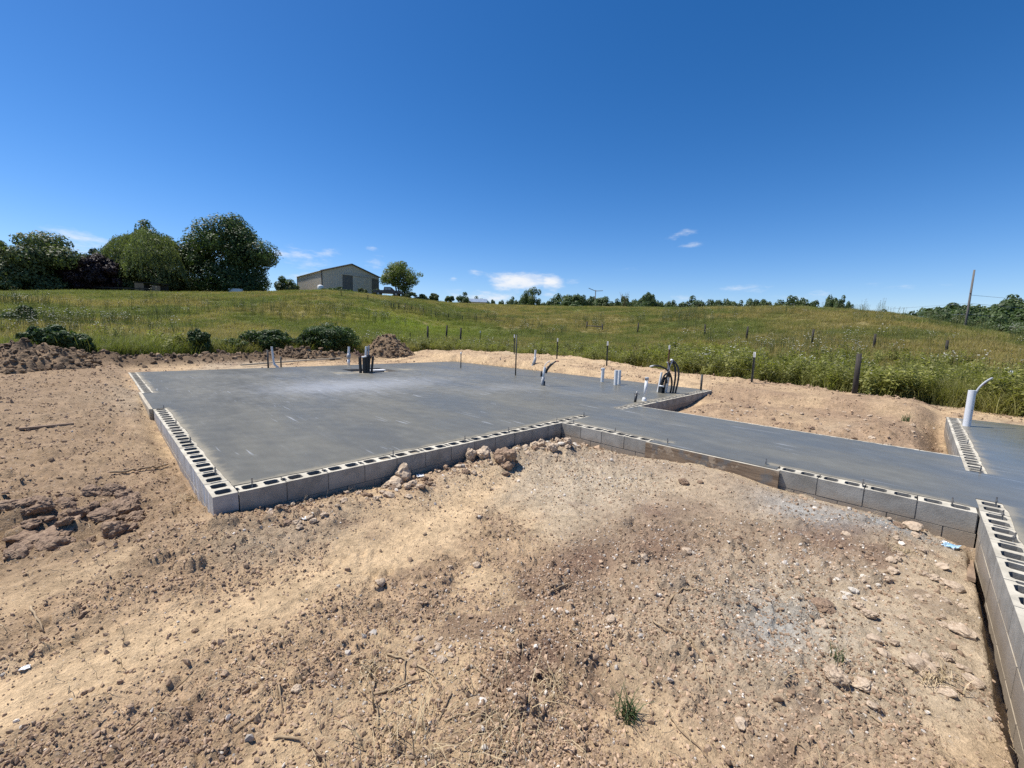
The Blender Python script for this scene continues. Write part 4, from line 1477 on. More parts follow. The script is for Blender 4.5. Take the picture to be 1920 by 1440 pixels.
for pts, w, lab in TW:
    ps = [at(*q) for q in pts]
    w = w / ppm(ps[0]) / 2
    fine = []
    for i in range(len(ps) - 1):
        for k in range(4):
            q = ps[i].lerp(ps[i + 1], k / 4)
            fine.append(q + Vector((RND.uniform(-1, 1), RND.uniform(-1, 1), 0)) * w * .7 + Vector((0, 0, w * (1.2 + RND.random()) + max(0, gz(q.x, q.y) - q.z))))
    fine.append(ps[-1] + Vector((0, 0, w)))
    base = fine[0].copy()
    m = MB()
    m.tube([q - base for q in fine], [w * (1 - .5 * i / len(fine)) for i in range(len(fine))], 6)
    tag(m.obj('twig', M['stick'], None, base, True), lab, 'twig')


# ------------------------------------------------------------------ dry straw clumps and small weeds
def tuft_mesh(name, n, length, spread, mats, lie=.8, width=.004, seed=1, seg=3):
    r = np.random.default_rng(seed)
    V, Fc = [], []
    for i in range(n):
        a = r.uniform(0, 2 * math.pi)
        L = length * r.uniform(.4, 1.)
        base = np.array([r.normal(0, spread), r.normal(0, spread), 0])
        lean_ = lie * r.uniform(.3, 1.2)
        d = np.array([math.cos(a), math.sin(a), 0])
        side = np.array([-math.sin(a), math.cos(a), 0]) * width * r.uniform(.6, 1.4)
        k0 = len(V)
        for j in range(seg + 1):
            t = j / seg
            bend = lean_ * (t ** 1.3)
            p = base + d * L * math.sin(min(1.5, bend)) * t + np.array([0, 0, L * t * math.cos(min(1.5, bend))])
            w = side * (1 - t * .85)
            V += [p - w, p + w]
        for j in range(seg):
            Fc.append((k0 + 2 * j, k0 + 2 * j + 1, k0 + 2 * j + 3, k0 + 2 * j + 2))
    return np_mesh(name, np.array(V), np.array(Fc), mats)


SG = [(735, 1400, .34, 'dry straw clump at the bottom edge left of centre'), (930, 1405, .40, 'wide patch of dry straw at the bottom centre'),
      (1755, 1275, .16, 'dry weed clump against the large rounded rock'), (352, 940, .20, 'dry straw heap at the corner of the left block wall'),
      (1030, 1290, .16, 'small dry grass tuft beside the dark clay spot'), (1690, 1035, .12, 'brown dead weed near the grey gravel'),
      (690, 1270, .17, 'dry stalks under the tangle of sticks')]
for i, (u, v, L, lab) in enumerate(SG):
    p = at(u, v)
    me = tuft_mesh('straw_clump', 55, L * .8, L * .34, [M['straw']], 1.75, .0028, 50 + i, 4)
    tag(link('straw_clump', me, None, p), lab, 'straw')
WG = [(1178, 1342, .16, .0035, 70, 'small green weed growing alone in the foreground dirt'), (1572, 1238, .12, .003, 26, 'thin grey-green grass sprig at lower right'),
      (616, 908, .12, .004, 30, 'green sprig growing at the foot of the front wall'), (1697, 790, .26, .006, 40, 'small green plant on the dirt beyond the walkway'),
      (1850, 1133, .13, .003, 24, 'thin green grass tuft in the garage wall trench')]
M['weed'] = leaf_mat('weed', (.05, .075, .03), (.13, .17, .075), .3)
for i, (u, v, L, w, n, lab) in enumerate(WG):
    me = tuft_mesh('weed', n, L, L * .16, [M['weed']], .8, w, 80 + i, 3)
    tag(link('weed', me, None, at(u, v)), lab, 'weed')


# ------------------------------------------------------------------ spoil heaps
CLODS = [rock_mesh('soil_clod_%d' % i, M['soil'], 500 + i, 2, .4, .8) for i in range(4)]


def heap(u, r, wx, wy, h, label, seed, peak=1.4, name='dirt_pile', clods=1100):
    d = on_ray(u, 620, r)
    n = 90
    g = np.linspace(-1.25, 1.25, n)
    X, Y = np.meshgrid(g, g)
    x, y = X * wx, Y * wy
    R = np.hypot(X, Y)
    gx, gy = x + seed * 10, y + seed * 3
    R = R * (1 + .35 * (fbm(gx, gy, .9, 3, seed) - .5))
    prof_ = np.clip(1 - R, 0, 1) ** (1 / peak if peak > 1.2 else 1.)
    prof_ = np.where(peak > 1.2, prof_, np.minimum(prof_ * 1.12, .80 + .12 * prof_))
    Z = h * prof_ * (.75 + .5 * fbm(gx, gy, .8, 3, seed + 3))
    w1, i1 = worley(gx + .2 * fbm(gx, gy, .2, 3, seed), gy, .36, seed + 5)
    w2, i2 = worley(gx, gy, .15, seed + 6)
    m = np.clip((1.1 - R) * 3, 0, 1)
    Z += m * (np.maximum(0, .55 - w1) * .48 * i1 + np.maximum(0, .5 - w2) * .26 * i2 + .16 * (fbm(gx, gy, .2, 4, seed + 8) - .5))
    c, s = math.cos(-YAW), math.sin(-YAW)
    wxv, wyv = x * c - y * s, x * s + y * c
    base = ground_h(d.x + wxv.ravel(), d.y + wyv.ravel(), False).reshape(X.shape)
    z0 = gz(d.x, d.y, False)
    Z = base - z0 + Z - .10 - .5 * sstep(1., 1.25, R)
    idx = np.arange(n * n).reshape(n, n)
    f = np.stack([idx[:-1, :-1], idx[:-1, 1:], idx[1:, 1:], idx[1:, :-1]], -1).reshape(-1, 4)
    me = np_mesh(name, np.stack([wxv.ravel(), wyv.ravel(), Z.ravel()], 1), f, [M['soil']], True)
    o = tag(link(name, me, None, (d.x, d.y, z0)), label, 'dirt pile')
    V, Fq = [], []
    rr = np.random.default_rng(seed + 70)
    flat = np.stack([wxv.ravel(), wyv.ravel(), Z.ravel()], 1)
    ok = np.where((R < 1.12).ravel())[0]
    srcs = []
    for q in CLODS:
        a = np.empty(len(q.vertices) * 3); q.vertices.foreach_get('co', a)
        b = np.empty(len(q.polygons) * 3, np.int32); q.polygons.foreach_get('vertices', b)
        srcs.append((a.reshape(-1, 3), b.reshape(-1, 3)))
    k = 0
    for i in range(clods):
        a, b = srcs[i % len(srcs)]
        p = flat[rr.choice(ok)]
        sz = .015 + .075 * rr.random() ** 3.5
        q = a * sz * rr.uniform(.7, 1.3, 3)
        th = rr.uniform(0, 6.28)
        q = np.stack([q[:, 0] * math.cos(th) - q[:, 1] * math.sin(th), q[:, 0] * math.sin(th) + q[:, 1] * math.cos(th), q[:, 2]], 1)
        V.append(q + p + [0, 0, sz * .25]); Fq.append(b + k); k += len(a)
    c = link('clods', np_mesh('clods', np.vstack(V), np.vstack(Fq), [M['soil']]), o)
    c['kind'] = 'stuff'
    return o


heap(52, 18.6, 1.9, 1.2, .58, 'wide dark pile of clods below the big bush at left', 2, 2.2)
heap(-40, 18.0, 1.6, 1.2, .5, 'clod pile cut off by the left picture edge', 3, 2.0)
heap(727, 24.5, 1.6, 1.4, 1.18, 'pointed cone of excavated soil behind the house slab', 5, 1.0)
heap(560, 22.4, 1.9, .8, .35, 'low heap of soil and dry grass below the bushes', 6, 1.6)

# ------------------------------------------------------------------ grass, weeds, flowers, pebbles
def leafy_mesh(name, seed, stems=5, h=1.0, leaf=.15, n=26):
    r = np.random.default_rng(seed)
    V, Fc = [], []

    def quad(p, d, side, L, w):
        k = len(V)
        V.extend([p, p + d * L * .5 + side * w, p + d * L, p + d * L * .5 - side * w])
        Fc.append((k, k + 1, k + 2, k + 3))
    for s in range(stems):
        a = r.uniform(0, 6.28)
        top = np.array([math.cos(a) * r.uniform(.05, .3), math.sin(a) * r.uniform(.05, .3), h * r.uniform(.6, 1.)])
        b = np.array([r.normal(0, .06), r.normal(0, .06), 0])
        sd = np.array([-math.sin(a), math.cos(a), 0]) * .006
        k = len(V)
        V.extend([b - sd, b + sd, b + top + sd * .5, b + top - sd * .5])
        Fc.append((k, k + 1, k + 2, k + 3))
        for i in range(n):
            t = r.uniform(.1, 1.02)
            p = b + top * t
            q = r.uniform(0, 6.28)
            d = np.array([math.cos(q), math.sin(q), r.uniform(-.5, .6)])
            d /= np.linalg.norm(d)
            sde = np.cross(d, [0, 0, 1.]) + r.normal(0, .3, 3)
            sde /= np.linalg.norm(sde)
            L = leaf * r.uniform(.6, 1.4) * (1.15 - .5 * t)
            quad(p, d, sde, L, L * .2)
    return np_mesh(name, np.array(V), np.array(Fc), [M['blade']])


def umbel_mesh(name, seed):
    r = np.random.default_rng(seed)
    m = MB()
    for i in range(7):
        x, y = r.normal(0, .10, 2)
        z = r.uniform(.55, .95)
        m.tube([(x * .6, y * .6, 0), (x, y, z)], .004, 3, 0, False)
        k = 7
        R = r.uniform(.018, .034)
        m.add([(x, y, z)] + [(x + R * math.cos(6.283 * j / k), y + R * math.sin(6.283 * j / k), z + .012) for j in range(k)],
              [(0, 1 + j, 1 + (j + 1) % k) for j in range(k)], 1)
    return m.mesh(name, [M['blade'], M['umbel']])


def seg_points(n, ph0, ph1, r0, r1, rng, power=2.):
    ph = np.radians(rng.uniform(ph0, ph1, n)) + YAW
    r = (r0 ** power + rng.random(n) * (r1 ** power - r0 ** power)) ** (1 / power)
    return CAM[0] + r * np.sin(ph), CAM[1] + r * np.cos(ph)


def field_col(x, y, rng):
    gn = .55 * fbm(x, y, 14, 4, 61) + .45 * fbm(x, y, 3.5, 3, 62)
    w = np.clip(sstep(.42, .62, gn) + rng.normal(0, .22, len(x)), 0, 1)[:, None]
    ph, r = polar(x, y)
    green = np.array([.160, .178, .054])
    tawny = np.array([.31, .250, .115])
    c = green * (1 - w) + tawny * w
    br = (np.exp(-((ph + 14) / 9) ** 2 - ((r - 46) / 9) ** 2))[:, None] * .8          # fresh lime-green patch
    c = c * (1 - br) + np.array([.26, .31, .05]) * br
    nr = (1 - sstep(0, 9, r - np.interp(ph, T_PHI, T_RG)))[:, None] * sstep(-22, -8, ph)[:, None] * .75
    c = c * (1 - nr) + np.array([.215, .212, .072]) * nr
    return c * rng.uniform(.75, 1.25, (len(x), 1))


def keep_field(x, y, lo=0.):
    ph, r = polar(x, y)
    return (grassiness(x, y) > .6) & (r < np.interp(ph, R_PHI, R_R) + 3) & (r - np.interp(ph, T_PHI, T_RG) > lo) & (foot(x, y) < -.5)


GR = [tuft_mesh('grass_tuft_%d' % i, 34, .75, .16, [M['blade']], .75, .0075, 100 + i, 3) for i in range(4)]
GRF = [tuft_mesh('grass_patch_%d' % i, 60, .62, .42, [M['blade']], .7, .016, 120 + i, 2) for i in range(3)]
LEAFY = [leafy_mesh('leafy_weed_%d' % i, 140 + i) for i in range(3)]
UMB = [umbel_mesh('umbel_%d' % i, 160 + i) for i in range(2)]


def plant(name, n, r_off, r_far, sources, smin, smax, seed, power=1.6, thin=None, colf=None, ph=(-62, 62), far_scale=0., label=None):
    rng = np.random.default_rng(seed)
    x, y = seg_points(n, ph[0], ph[1], 14, r_far, rng, power)
    k = keep_field(x, y, r_off)
    if thin is not None:
        k &= thin(x, y, rng)
    x, y = x[k], y[k]
    z = ground_h(x, y) - .02
    p_, r = polar(x, y)
    s = rng.uniform(smin, smax, len(x)) * (1 + far_scale * np.clip((r - 25) / 60, 0, 1.5))
    s = s * (.7 + .6 * fbm(x, y, 4, 3, 66))
    if name == 'tall_grass':
        s = s * np.interp(rgap(x, y), [0, 3, 12], [1, .85, .5])
    lean_ = .24 if name in ('tall_grass', 'leafy_weeds') else .09
    rot = np.c_[rng.normal(0, lean_, len(x)), rng.normal(0, lean_, len(x)), rng.uniform(0, 6.28, len(x))]
    col = (colf or field_col)(x, y, rng)
    o = scatter(name, np.c_[x, y, z], rot, np.c_[s, s, s * rng.uniform(.8, 1.2, len(x))], rng.integers(0, len(sources), len(x)), col, sources)
    tag(o, label)
    return o


def rgap(x, y):
    ph, r = polar(x, y)
    return r - np.interp(ph, T_PHI, T_RG)


plant('tall_grass', 60000, -.1, 44, GR, .8, 1.2, 1, 1.3, lambda x, y, g: g.random(len(x)) < np.interp(rgap(x, y), [0, 8, 20], [1, .8, .25]), label='tall uncut meadow grass behind the building pad')
plant('meadow_grass', 62000, 6, 128, GRF, .5, .74, 2, 1.5, None, far_scale=.12, label='meadow grass covering the hillside')


def leafy_col(x, y, rng):
    return np.array([.225, .228, .075]) * rng.uniform(.65, 1.35, (len(x), 1)) * np.array([1, 1, 1])


plant('leafy_weeds', 26000, -.1, 30, LEAFY, .55, 1.0, 3, 1.2, lambda x, y, g: (g.random(len(x)) < np.interp(rgap(x, y), [0, 5, 11], [.8, .55, .0])) & (fbm(x, y, 1.7, 4, 77) + .16 * (polar(x, y)[0] > -14) - .1 * (polar(x, y)[0] < -20) > .60), leafy_col, label='broad-leaved weeds along the edge of the dirt')
plant('white_wildflowers', 6000, 1, 60, UMB, .8, 1.2, 4, 1.5, lambda x, y, g: (fbm(x, y, 6, 3, 88) + .06 * (polar(x, y)[0] < -12) > .60), lambda x, y, r: np.tile([[.20, .22, .085]], (len(x), 1)), far_scale=.6, label='white flowering weeds dotted over the meadow')

# pebbles
PEB = [rock_mesh('pebble_%d' % i, None, 200 + i, 1, .3, .7) for i in range(5)]
pmx = NT('pebble')
pmx.set(color=pmx.mix(1., pmx.attr('tcol', 'INSTANCER', 'Color'), pmx.mix(pmx.n('ShaderNodeObjectInfo').outputs['Random'], (.6, .6, .6), (1.3, 1.3, 1.3)), 'MULTIPLY'), rough=.95, spec=.15)
for m_ in PEB:
    m_.materials.clear()
    m_.materials.append(pmx.m)
rng = np.random.default_rng(5)
n = 260000
ph_ = np.radians(rng.uniform(-62, 62, n)) + YAW
r_ = 1.2 * (28 / 1.2) ** (rng.random(n) ** 1.25)
x, y = CAM[0] + r_ * np.sin(ph_), CAM[1] + r_ * np.cos(ph_)
gravel = np.clip(blob(x, y, 4.1, -1.6, 1.3, .9) + .8 * blob(x, y, 3.9, -3.8, 1.2, .7) + .5 * blob(x, y, 2.6, -3.6, .9, .8) + .6 * blob(x, y, 2.6, -.55, 1.8, .35) + .5 * blob(x, y, 1., -2.6, 1.2, .6), 0, 1)
dens = np.clip(.05 + .95 * crumbly(x, y) * (.35 + sstep(.4, .6, fbm(x, y, .35, 3, 98))) + .7 * gravel, 0.04, 1)
k = (rng.random(n) < dens) & (foot(x, y) < -.03) & (grassiness(x, y) < .4)
x, y, r_, gravel = x[k], y[k], r_[k], gravel[k]
z = ground_h(x, y)
s = np.clip(np.exp(rng.normal(-5.35, .50, len(x))), .0022, .022) * (1 + np.clip(r_ - 4, 0, 14) * .10)
nearw = np.clip(1 + foot(x, y) / .5, 0, 1) * (y > -1.0) * (x > .3) * (x < XC)
s = s * (1 + 1.6 * nearw * rng.random(len(x)))
tan = np.array([.40, .285, .19])
wht = np.array([.58, .52, .44])
brn = np.array([.31, .215, .142])
q = rng.random(len(x))
col = np.where((q < .015 + .28 * gravel)[:, None], wht, np.where((q > .72)[:, None], brn, tan))
rot = rng.uniform(0, 6.28, (len(x), 3))
sc3 = s[:, None] * rng.uniform(.7, 1.3, (len(x), 3))
tag(scatter('pebbles', np.c_[x, y, z + s * .25], rot, sc3, rng.integers(0, 5, len(x)), col, PEB), 'pebbles and crumbs of soil strewn over the dirt')
# clods along the spoil berm
n = 10000
ph_d = rng.uniform(-60, 60, n)
rg_ = np.interp(ph_d, T_PHI, T_RG)
r_ = rg_ + rng.normal(-1.0, .75, n)
x, y = CAM[0] + r_ * np.sin(np.radians(ph_d) + YAW), CAM[1] + r_ * np.cos(np.radians(ph_d) + YAW)
lf = sstep(-12, -24, ph_d)
k = (foot(x, y) < -.3) & (rng.random(n) < .22 + .78 * lf) & (grassiness(x, y) < .7)
x, y, lf = x[k], y[k], lf[k]
s = (.012 + .075 * rng.random(len(x)) ** 5) * (.55 + .6 * lf)
col = np.array([.21, .148, .094]) * rng.uniform(.5, 1.6, (len(x), 1)) * (1 + .6 * (1 - lf[:, None]))
tag(scatter('soil_clods', np.c_[x, y, ground_h(x, y) + s * .3], rng.uniform(0, 6.28, (len(x), 3)), s[:, None] * rng.uniform(.7, 1.3, (len(x), 3)), rng.integers(0, 5, len(x)), col, PEB), 'clods of turned soil along the edge of the meadow')
# loose straw bits
ST = [tuft_mesh('straw_bits_%d' % i, 3, .16, .05, [M['straw']], 1.55, .0016, 300 + i, 3) for i in range(3)]
n = 1300
ph_ = np.radians(rng.uniform(-60, 60, n)) + YAW
r_ = 1.3 * (9 / 1.3) ** rng.random(n)
x, y = CAM[0] + r_ * np.sin(ph_), CAM[1] + r_ * np.cos(ph_)
k = (foot(x, y) < -.05) & (rng.random(n) < sstep(.42, .62, fbm(x, y, .9, 3, 55)) + .08)
x, y = x[k], y[k]
tag(scatter('straw_litter', np.c_[x, y, ground_h(x, y) + .004], np.c_[rng.normal(0, .2, (len(x), 2)), rng.uniform(0, 6.28, len(x))], np.repeat(rng.uniform(.5, 1.3, (len(x), 1)), 3, 1), rng.integers(0, 3, len(x)), np.ones((len(x), 3)), ST), 'bits of dry straw strewn over the dirt')


# ------------------------------------------------------------------ fences
def post_obj(parent, P, h, r, mat, cap=None, square=False, lean_=.02):
    m = MB()
    dx, dy = RND.uniform(-lean_, lean_) * h, RND.uniform(-lean_, lean_) * h
    hb = h * .83 if cap else h
    if square:        # round timber
        m.tube([(0, 0, -.3), (dx * .5, dy * .5, h * .5), (dx, dy, h)], [r, r * .97, r * .92], 10)
    else:             # studded steel tee post: flange and web
        m.box(-r, r, -.006, .006, -.3, hb)
        m.box(-.006, .006, .0061, r * 1.5, -.3, hb)
    o = m.obj('post', mat, parent, P, square)
    o.rotation_euler = (0 if square else RND.uniform(-lean_, lean_), 0 if square else RND.uniform(-lean_, lean_), RND.uniform(0, 3))
    if cap:
        m = MB()
        m.box(-r * 1.05, r * 1.05, -.008, .0062, hb * 1.0005, h)
        m.box(-.008, .008, .0063, r * 1.55, hb * 1.0005, h)
        m.obj('white_tip', cap, o)
    return o


def fence(name, spec, label, wires=(.4, .8, 1.15), wr=.0016, wmat=None):
    pts = []
    for (u, v, vt, kind) in spec:
        P = at(u, v)
        pts.append((P, top_z(u, vt, P) - P.z, kind))
    O = pts[0][0]
    t = empty(name, O, label, 'fence')
    for P, h, kind in pts:
        if kind == 'wood':
            post_obj(t, P - O, h, max(.065, h * .058), M['wood_old'], None, True, .04)
        elif kind == 'thin':
            post_obj(t, P - O, h, .05 if name == 'hill_fence' else .028, M['dark_steel'])
        elif kind == 'rust':
            post_obj(t, P - O, h, .03, M['rust'], M['white'])
        else:
            post_obj(t, P - O, h, .03, M['dark_steel'], M['white'])
    for w in wires:
        m = MB()
        for (a, ha, _), (b, hb, _) in zip(pts, pts[1:]):
            p, q = a - O + Vector((0, 0, min(w, ha))), b - O + Vector((0, 0, min(w, hb)))
            m.tube([p, p.lerp(q, .5) - Vector((0, 0, .03)), q], wr, 3, 0, False)
        m.obj('wire', wmat or M['dark_steel'], t)
    return t


fence('field_fence', [(305, 648, 626, 'thin'), (769, 646, 624, 'thin'), (802, 644, 611, 'wood'), (836.5, 640, 610, 'wood'), (863, 647, 615, 'wood'), (900, 646, 620, 'tip'), (964.5, 664, 627, 'tip'),
                      (1044, 673, 634, 'tip'), (1137, 686, 640, 'tip'), (1252, 694, 647, 'rust'), (1409, 717, 660, 'tip'), (1602, 738, 663, 'wood'), (1889, 745, 695, 'tip')],
      'nearest wire fence of steel posts with white tips along the dirt')
fence('field_fence', [(1195, 627, 605, 'wood'), (1320.5, 631, 608, 'wood'), (1398.5, 642, 612, 'wood'), (1521, 649, 617, 'wood'), (1638, 657, 626, 'wood'), (1773, 664, 638, 'wood')],
      'middle fence of widely spaced dark wooden posts in the field', wires=(.5, 1.0), wr=.002)
fence('hill_fence', [(640, 556, 545, 'thin'), (690, 566, 553, 'thin'), (733, 580, 568, 'wood'), (738, 580, 569, 'wood'), (748, 582, 569, 'thin'), (759, 585, 568, 'wood'), (772, 585, 576, 'thin'), (794, 590, 579, 'thin'), (817, 595, 584, 'thin'), (841, 600, 588, 'thin'),
                     (867, 603, 592, 'thin'), (893, 602, 593, 'thin'), (945, 608, 602, 'thin')],
      'netting fence running down the hill from the barn', wires=(.2, .45, .7, .95, 1.15), wr=.008)
a, b = at(1100, 617), at(1129, 622)
t = empty('brace_panel', a, 'isolated wooden fence brace with one crossbar in the field', 'fence brace')
ha, hb = top_z(1100, 603, a) - a.z, top_z(1129, 607, b) - b.z
m = MB(); m.tube([(0, 0, -.2), (.03, 0, ha)], .085, 8); m.obj('post', M['wood_old'], t, smooth=True)
m = MB(); m.tube([b - a + Vector((0, 0, -.2)), b - a + Vector((0, 0, hb))], .07, 8); m.obj('post', M['wood_old'], t, smooth=True)
m = MB(); m.tube([Vector((0, 0, ha * .45)), b - a + Vector((0, 0, hb * .62))], .06, 8); m.obj('crossbar', M['wood_old'], t, smooth=True)


# ------------------------------------------------------------------ trees and bushes
def crown_mesh(name, w, h, z0, mat, leaves=3000, size=.4, lobes=26, seed=1, gaps=.0, shape='round', flat=1.):
    """Leaf-sized faces spread over many lobes; w: width, h: height of the crown, z0: its underside"""
    r = np.random.default_rng(seed)
    C = []
    while len(C) < lobes:
        p = r.uniform(-1, 1, 3)
        q = np.linalg.norm(p)
        if q > 1 and shape != 'full':
            continue
        if shape == 'round' and q < .35:
            continue
        if shape == 'cone' and np.hypot(p[0], p[1]) > (1 - (p[2] + 1) / 2) * 1.05:
            continue
        if shape == 'dome' and p[2] < -.75:
            continue
        if shape == 'full':
            p[2] = r.uniform(-1, 1)
            pr = np.hypot(p[0], p[1])
            if pr > ((1 - abs(p[2]) ** 2.2) ** .6 if p[2] > 0 else 1 - .18 * abs(p[2])) or pr < .3 and abs(p[2]) < .5:
                continue
        C.append(p)
    C = np.array(C)
    lr = r.uniform(.15, .36, lobes) if lobes > 28 else r.uniform(.22, .44, lobes)
    if shape == 'cone':
        lr *= .7
    C *= (1 - lr * .72)[:, None]
    k = r.choice(lobes, leaves, p=lr ** 2 / (lr ** 2).sum())
    d = r.normal(0, 1, (leaves, 3))
    d /= np.linalg.norm(d, axis=1)[:, None]
    rad = lr[k] * r.random(leaves) ** .22 * (1 + .05 * r.normal(0, 1, leaves))
    p = C[k] + d * rad[:, None]
    p = p * np.array([w / 2, w / 2, h / 2 * flat]) + np.array([0, 0, z0 + h / 2])
    nrm = d + r.normal(0, .40, (leaves, 3)) + np.array([0, 0, .3])
    nrm /= np.linalg.norm(nrm, axis=1)[:, None]
    a = np.cross(nrm, r.normal(0, 1, (leaves, 3)))
    a /= np.linalg.norm(a, axis=1)[:, None]
    b = np.cross(nrm, a)
    s = size * r.uniform(.5, 1.25, leaves)[:, None]
    v = np.stack([p - a * s * .5, p + b * s * .33 , p + a * s * .5, p - b * s * .33], 1).reshape(-1, 3)
    f = np.arange(leaves * 4).reshape(-1, 4)
    return np_mesh(name, v, f, [mat])


def willow_mesh(name, w, h, mat, seed=1):
    r = np.random.default_rng(seed)
    V = []
    tops = []
    for i in range(2600):
        a, q = r.uniform(0, 6.283), r.random() ** .5
        lob = 1 + .16 * math.sin(a * 3 + 1) + .1 * math.sin(a * 7)
        x, y = math.cos(a) * q * w / 2 * lob * .9, math.sin(a) * q * w / 2 * lob * .9
        top = h * (.97 - .38 * q ** 2.2) + r.normal(0, .25) + .5 * math.sin(x * 1.3) * math.cos(y * 1.1)
        L = r.uniform(1.2, 3.2) * (.6 + 1.1 * q) * (h / 11)
        n = int(L / .22)
        dx, dy = math.cos(a) * .07, math.sin(a) * .07
        for j in range(n):
            p = np.array([x + dx * j + r.normal(0, .07), y + dy * j + r.normal(0, .07), top - j * .22 * (1 if j > 3 else .5)])
            if p[2] < .4:
                break
            s = r.uniform(.20, .36)
            q2 = r.uniform(0, 6.28)
            sd = np.array([math.cos(q2), math.sin(q2), 0]) * s * .20
            dn = np.array([r.normal(0, .12), r.normal(0, .12), -s])
            V += [p, p + dn * .5 + sd, p + dn, p + dn * .5 - sd]
    V = np.array(V)
    return np_mesh(name, V, np.arange(len(V)).reshape(-1, 4), [mat])


def trunk_mesh(name, h, r, limbs=7, spread=3., seed=1, forks=1):
    rr = random.Random(seed)
    m = MB()
    for f in range(forks):
        ox = Vector((rr.uniform(-.3, .3), rr.uniform(-.3, .3), 0)) * (forks - 1)
        tip = Vector((rr.uniform(-.1, .1) * spread, rr.uniform(-.1, .1) * spread, h * .8)) + ox * 3
        pts = [ox * .3 + Vector((0, 0, -.4)), ox.lerp(tip, .3) * .9 + Vector((rr.uniform(-.1, .1), rr.uniform(-.1, .1), 0)), ox.lerp(tip, .6), tip]
        m.tube(pts, [r * 1.25, r * .85, r * .55, r * .2], 8)
        for i in range(limbs):
            t = rr.uniform(.25, .85)
            b = pts[1].lerp(tip, t)
            a = rr.uniform(0, 6.283)
            e = b + Vector((math.cos(a) * spread * rr.uniform(.5, 1), math.sin(a) * spread * rr.uniform(.5, 1), rr.uniform(.15, .45) * h))
            e.z = min(e.z, h * .97)
            md = b.lerp(e, .5) + Vector((0, 0, -.06 * h))
            m.tube([b, md, e], [r * .38 * (1 - t * .5), r * .25, r * .07], 6)
    return m.mesh(name, M['bark'], True)


def tree(u, vt, r, wpx, crown, label, cat='tree', name='tree', trunk=None, rot=None, group=None, z=None, sx=1.):
    """Stand a tree at heading u and distance r so that it reaches row vt; crown/trunk meshes are 1 high or real-size"""
    d = on_ray(u, 560, r)
    zz = gz(d.x, d.y, False) if z is None else z
    P = Vector((d.x, d.y, zz))
    h = top_z(u, vt, P) - zz
    w = wpx / ppm((d.x, d.y, zz + h / 2))
    t = empty(name, P, label, cat, group)
    t.rotation_euler.z = RND.uniform(0, 6.28) if rot is None else rot
    return t, h, w


# --- individual trees on the left skyline
def big_tree(u, vt, r, wpx, mat, label, leaves, size, seed, low=.08, lobes=34, shape='full', forks=1, name='tree', cr=1., dz=0.):
    t, h, w = tree(u, vt, r, wpx, None, label, dict(bush='bush', shrub='shrub', undergrowth='undergrowth').get(name, 'tree'), name)
    link('crown', crown_mesh('crown', w * cr, h * (1 - low), h * low, mat, leaves, size, lobes, seed, shape=shape), t)
    link('trunk', trunk_mesh('trunk', h * (.6 if name == 'conifer' else .85), max(.12, h * .022), 8, w * (.1 if name == 'conifer' else .30), seed, forks), t)
    return t


big_tree(66, 430, 101, 186, M['leaf_olive'], 'broad olive-green tree at the far left of the skyline', 40000, .44, 1, -.05, 60)
big_tree(-30, 445, 104, 130, M['leaf_mid'], 'tree cut by the left picture edge behind the olive one', 20000, .44, 12, -.05, 40)
big_tree(192, 434, 106, 124, M['leaf_blue'], 'spiky blue-green conifer behind the dark purple tree', 16000, .36, 2, .0, 50, 'cone', name='conifer')
big_tree(181, 474, 98, 92, M['leaf_purple'], 'dark purple-leaved tree between the olive tree and the willow', 22000, .36, 3, -.06, 40)
big_tree(284, 408, 116, 98, M['leaf_dark'], 'dark maple top rising behind the willow', 18000, .42, 4, .2, 40)
t, h, w = tree(286, 432, 101, 150, None, 'drooping pale green weeping willow on the left skyline', name='willow_tree')
link('crown', willow_mesh('crown', w, h, M['leaf_willow'], 5), t)
link('inner_crown', crown_mesh('inner_crown', w * .92, h * .92, -h * .02, M['leaf_willow'], 22000, .40, 34, 15, shape='full'), t)
link('trunk', trunk_mesh('trunk', h * .8, .35, 8, w * .25, 5), t)
big_tree(437, 400, 100, 160, M['leaf_dark'], 'tallest round dark green maple left of the barn', 44000, .42, 6, -.05, 76)
big_tree(536, 515, 104, 44, M['leaf_mid'], 'small green tree between the tall maple and the barn', 6000, .36, 7, -.05, 18)
big_tree(545, 530, 97, 24, M['leaf_olive'], 'light green shrub at the left end of the barn', 3000, .30, 8, -.05, 12, name='shrub')
t = big_tree(752, 486, 92, 88, M['leaf_bright'], 'airy yellow-green tree with several stems right of the barn', 9000, .34, 9, .12, 46, 'round', 4)
for (u, vt, r, w, lab, s) in ((636, 537, 86, 16, 'small bush in front of the barn gable', 31), (680, 537, 85, 20, 'round bush before the barn sliding door', 32),
                              (632, 541, 84, 70, 'low spreading brambles below the barn corner', 33), (708, 541, 88, 22, 'dark bush at the right end of the barn', 34),
                              (768, 547, 88, 34, 'dark shrub under the airy tree by the barn', 35), (742, 547, 86, 20, 'green shrub at the foot of the airy tree', 36),
                              (790, 550, 90, 34, 'shrub with bare stems right of the airy tree', 37), (812, 548, 92, 26, 'twiggy sapling cluster on the hill crest', 38),
                              (843, 553, 100, 20, 'small dark bush left of the little roof', 39), (869, 546, 104, 34, 'rounded bush on the crest left of the little roof', 40)):
    big_tree(u, vt, r, w, M[['leaf_mid', 'leaf_dark', 'leaf_olive'][s % 3]], lab, 3000, .28, s, -.1, 14, name='bush')

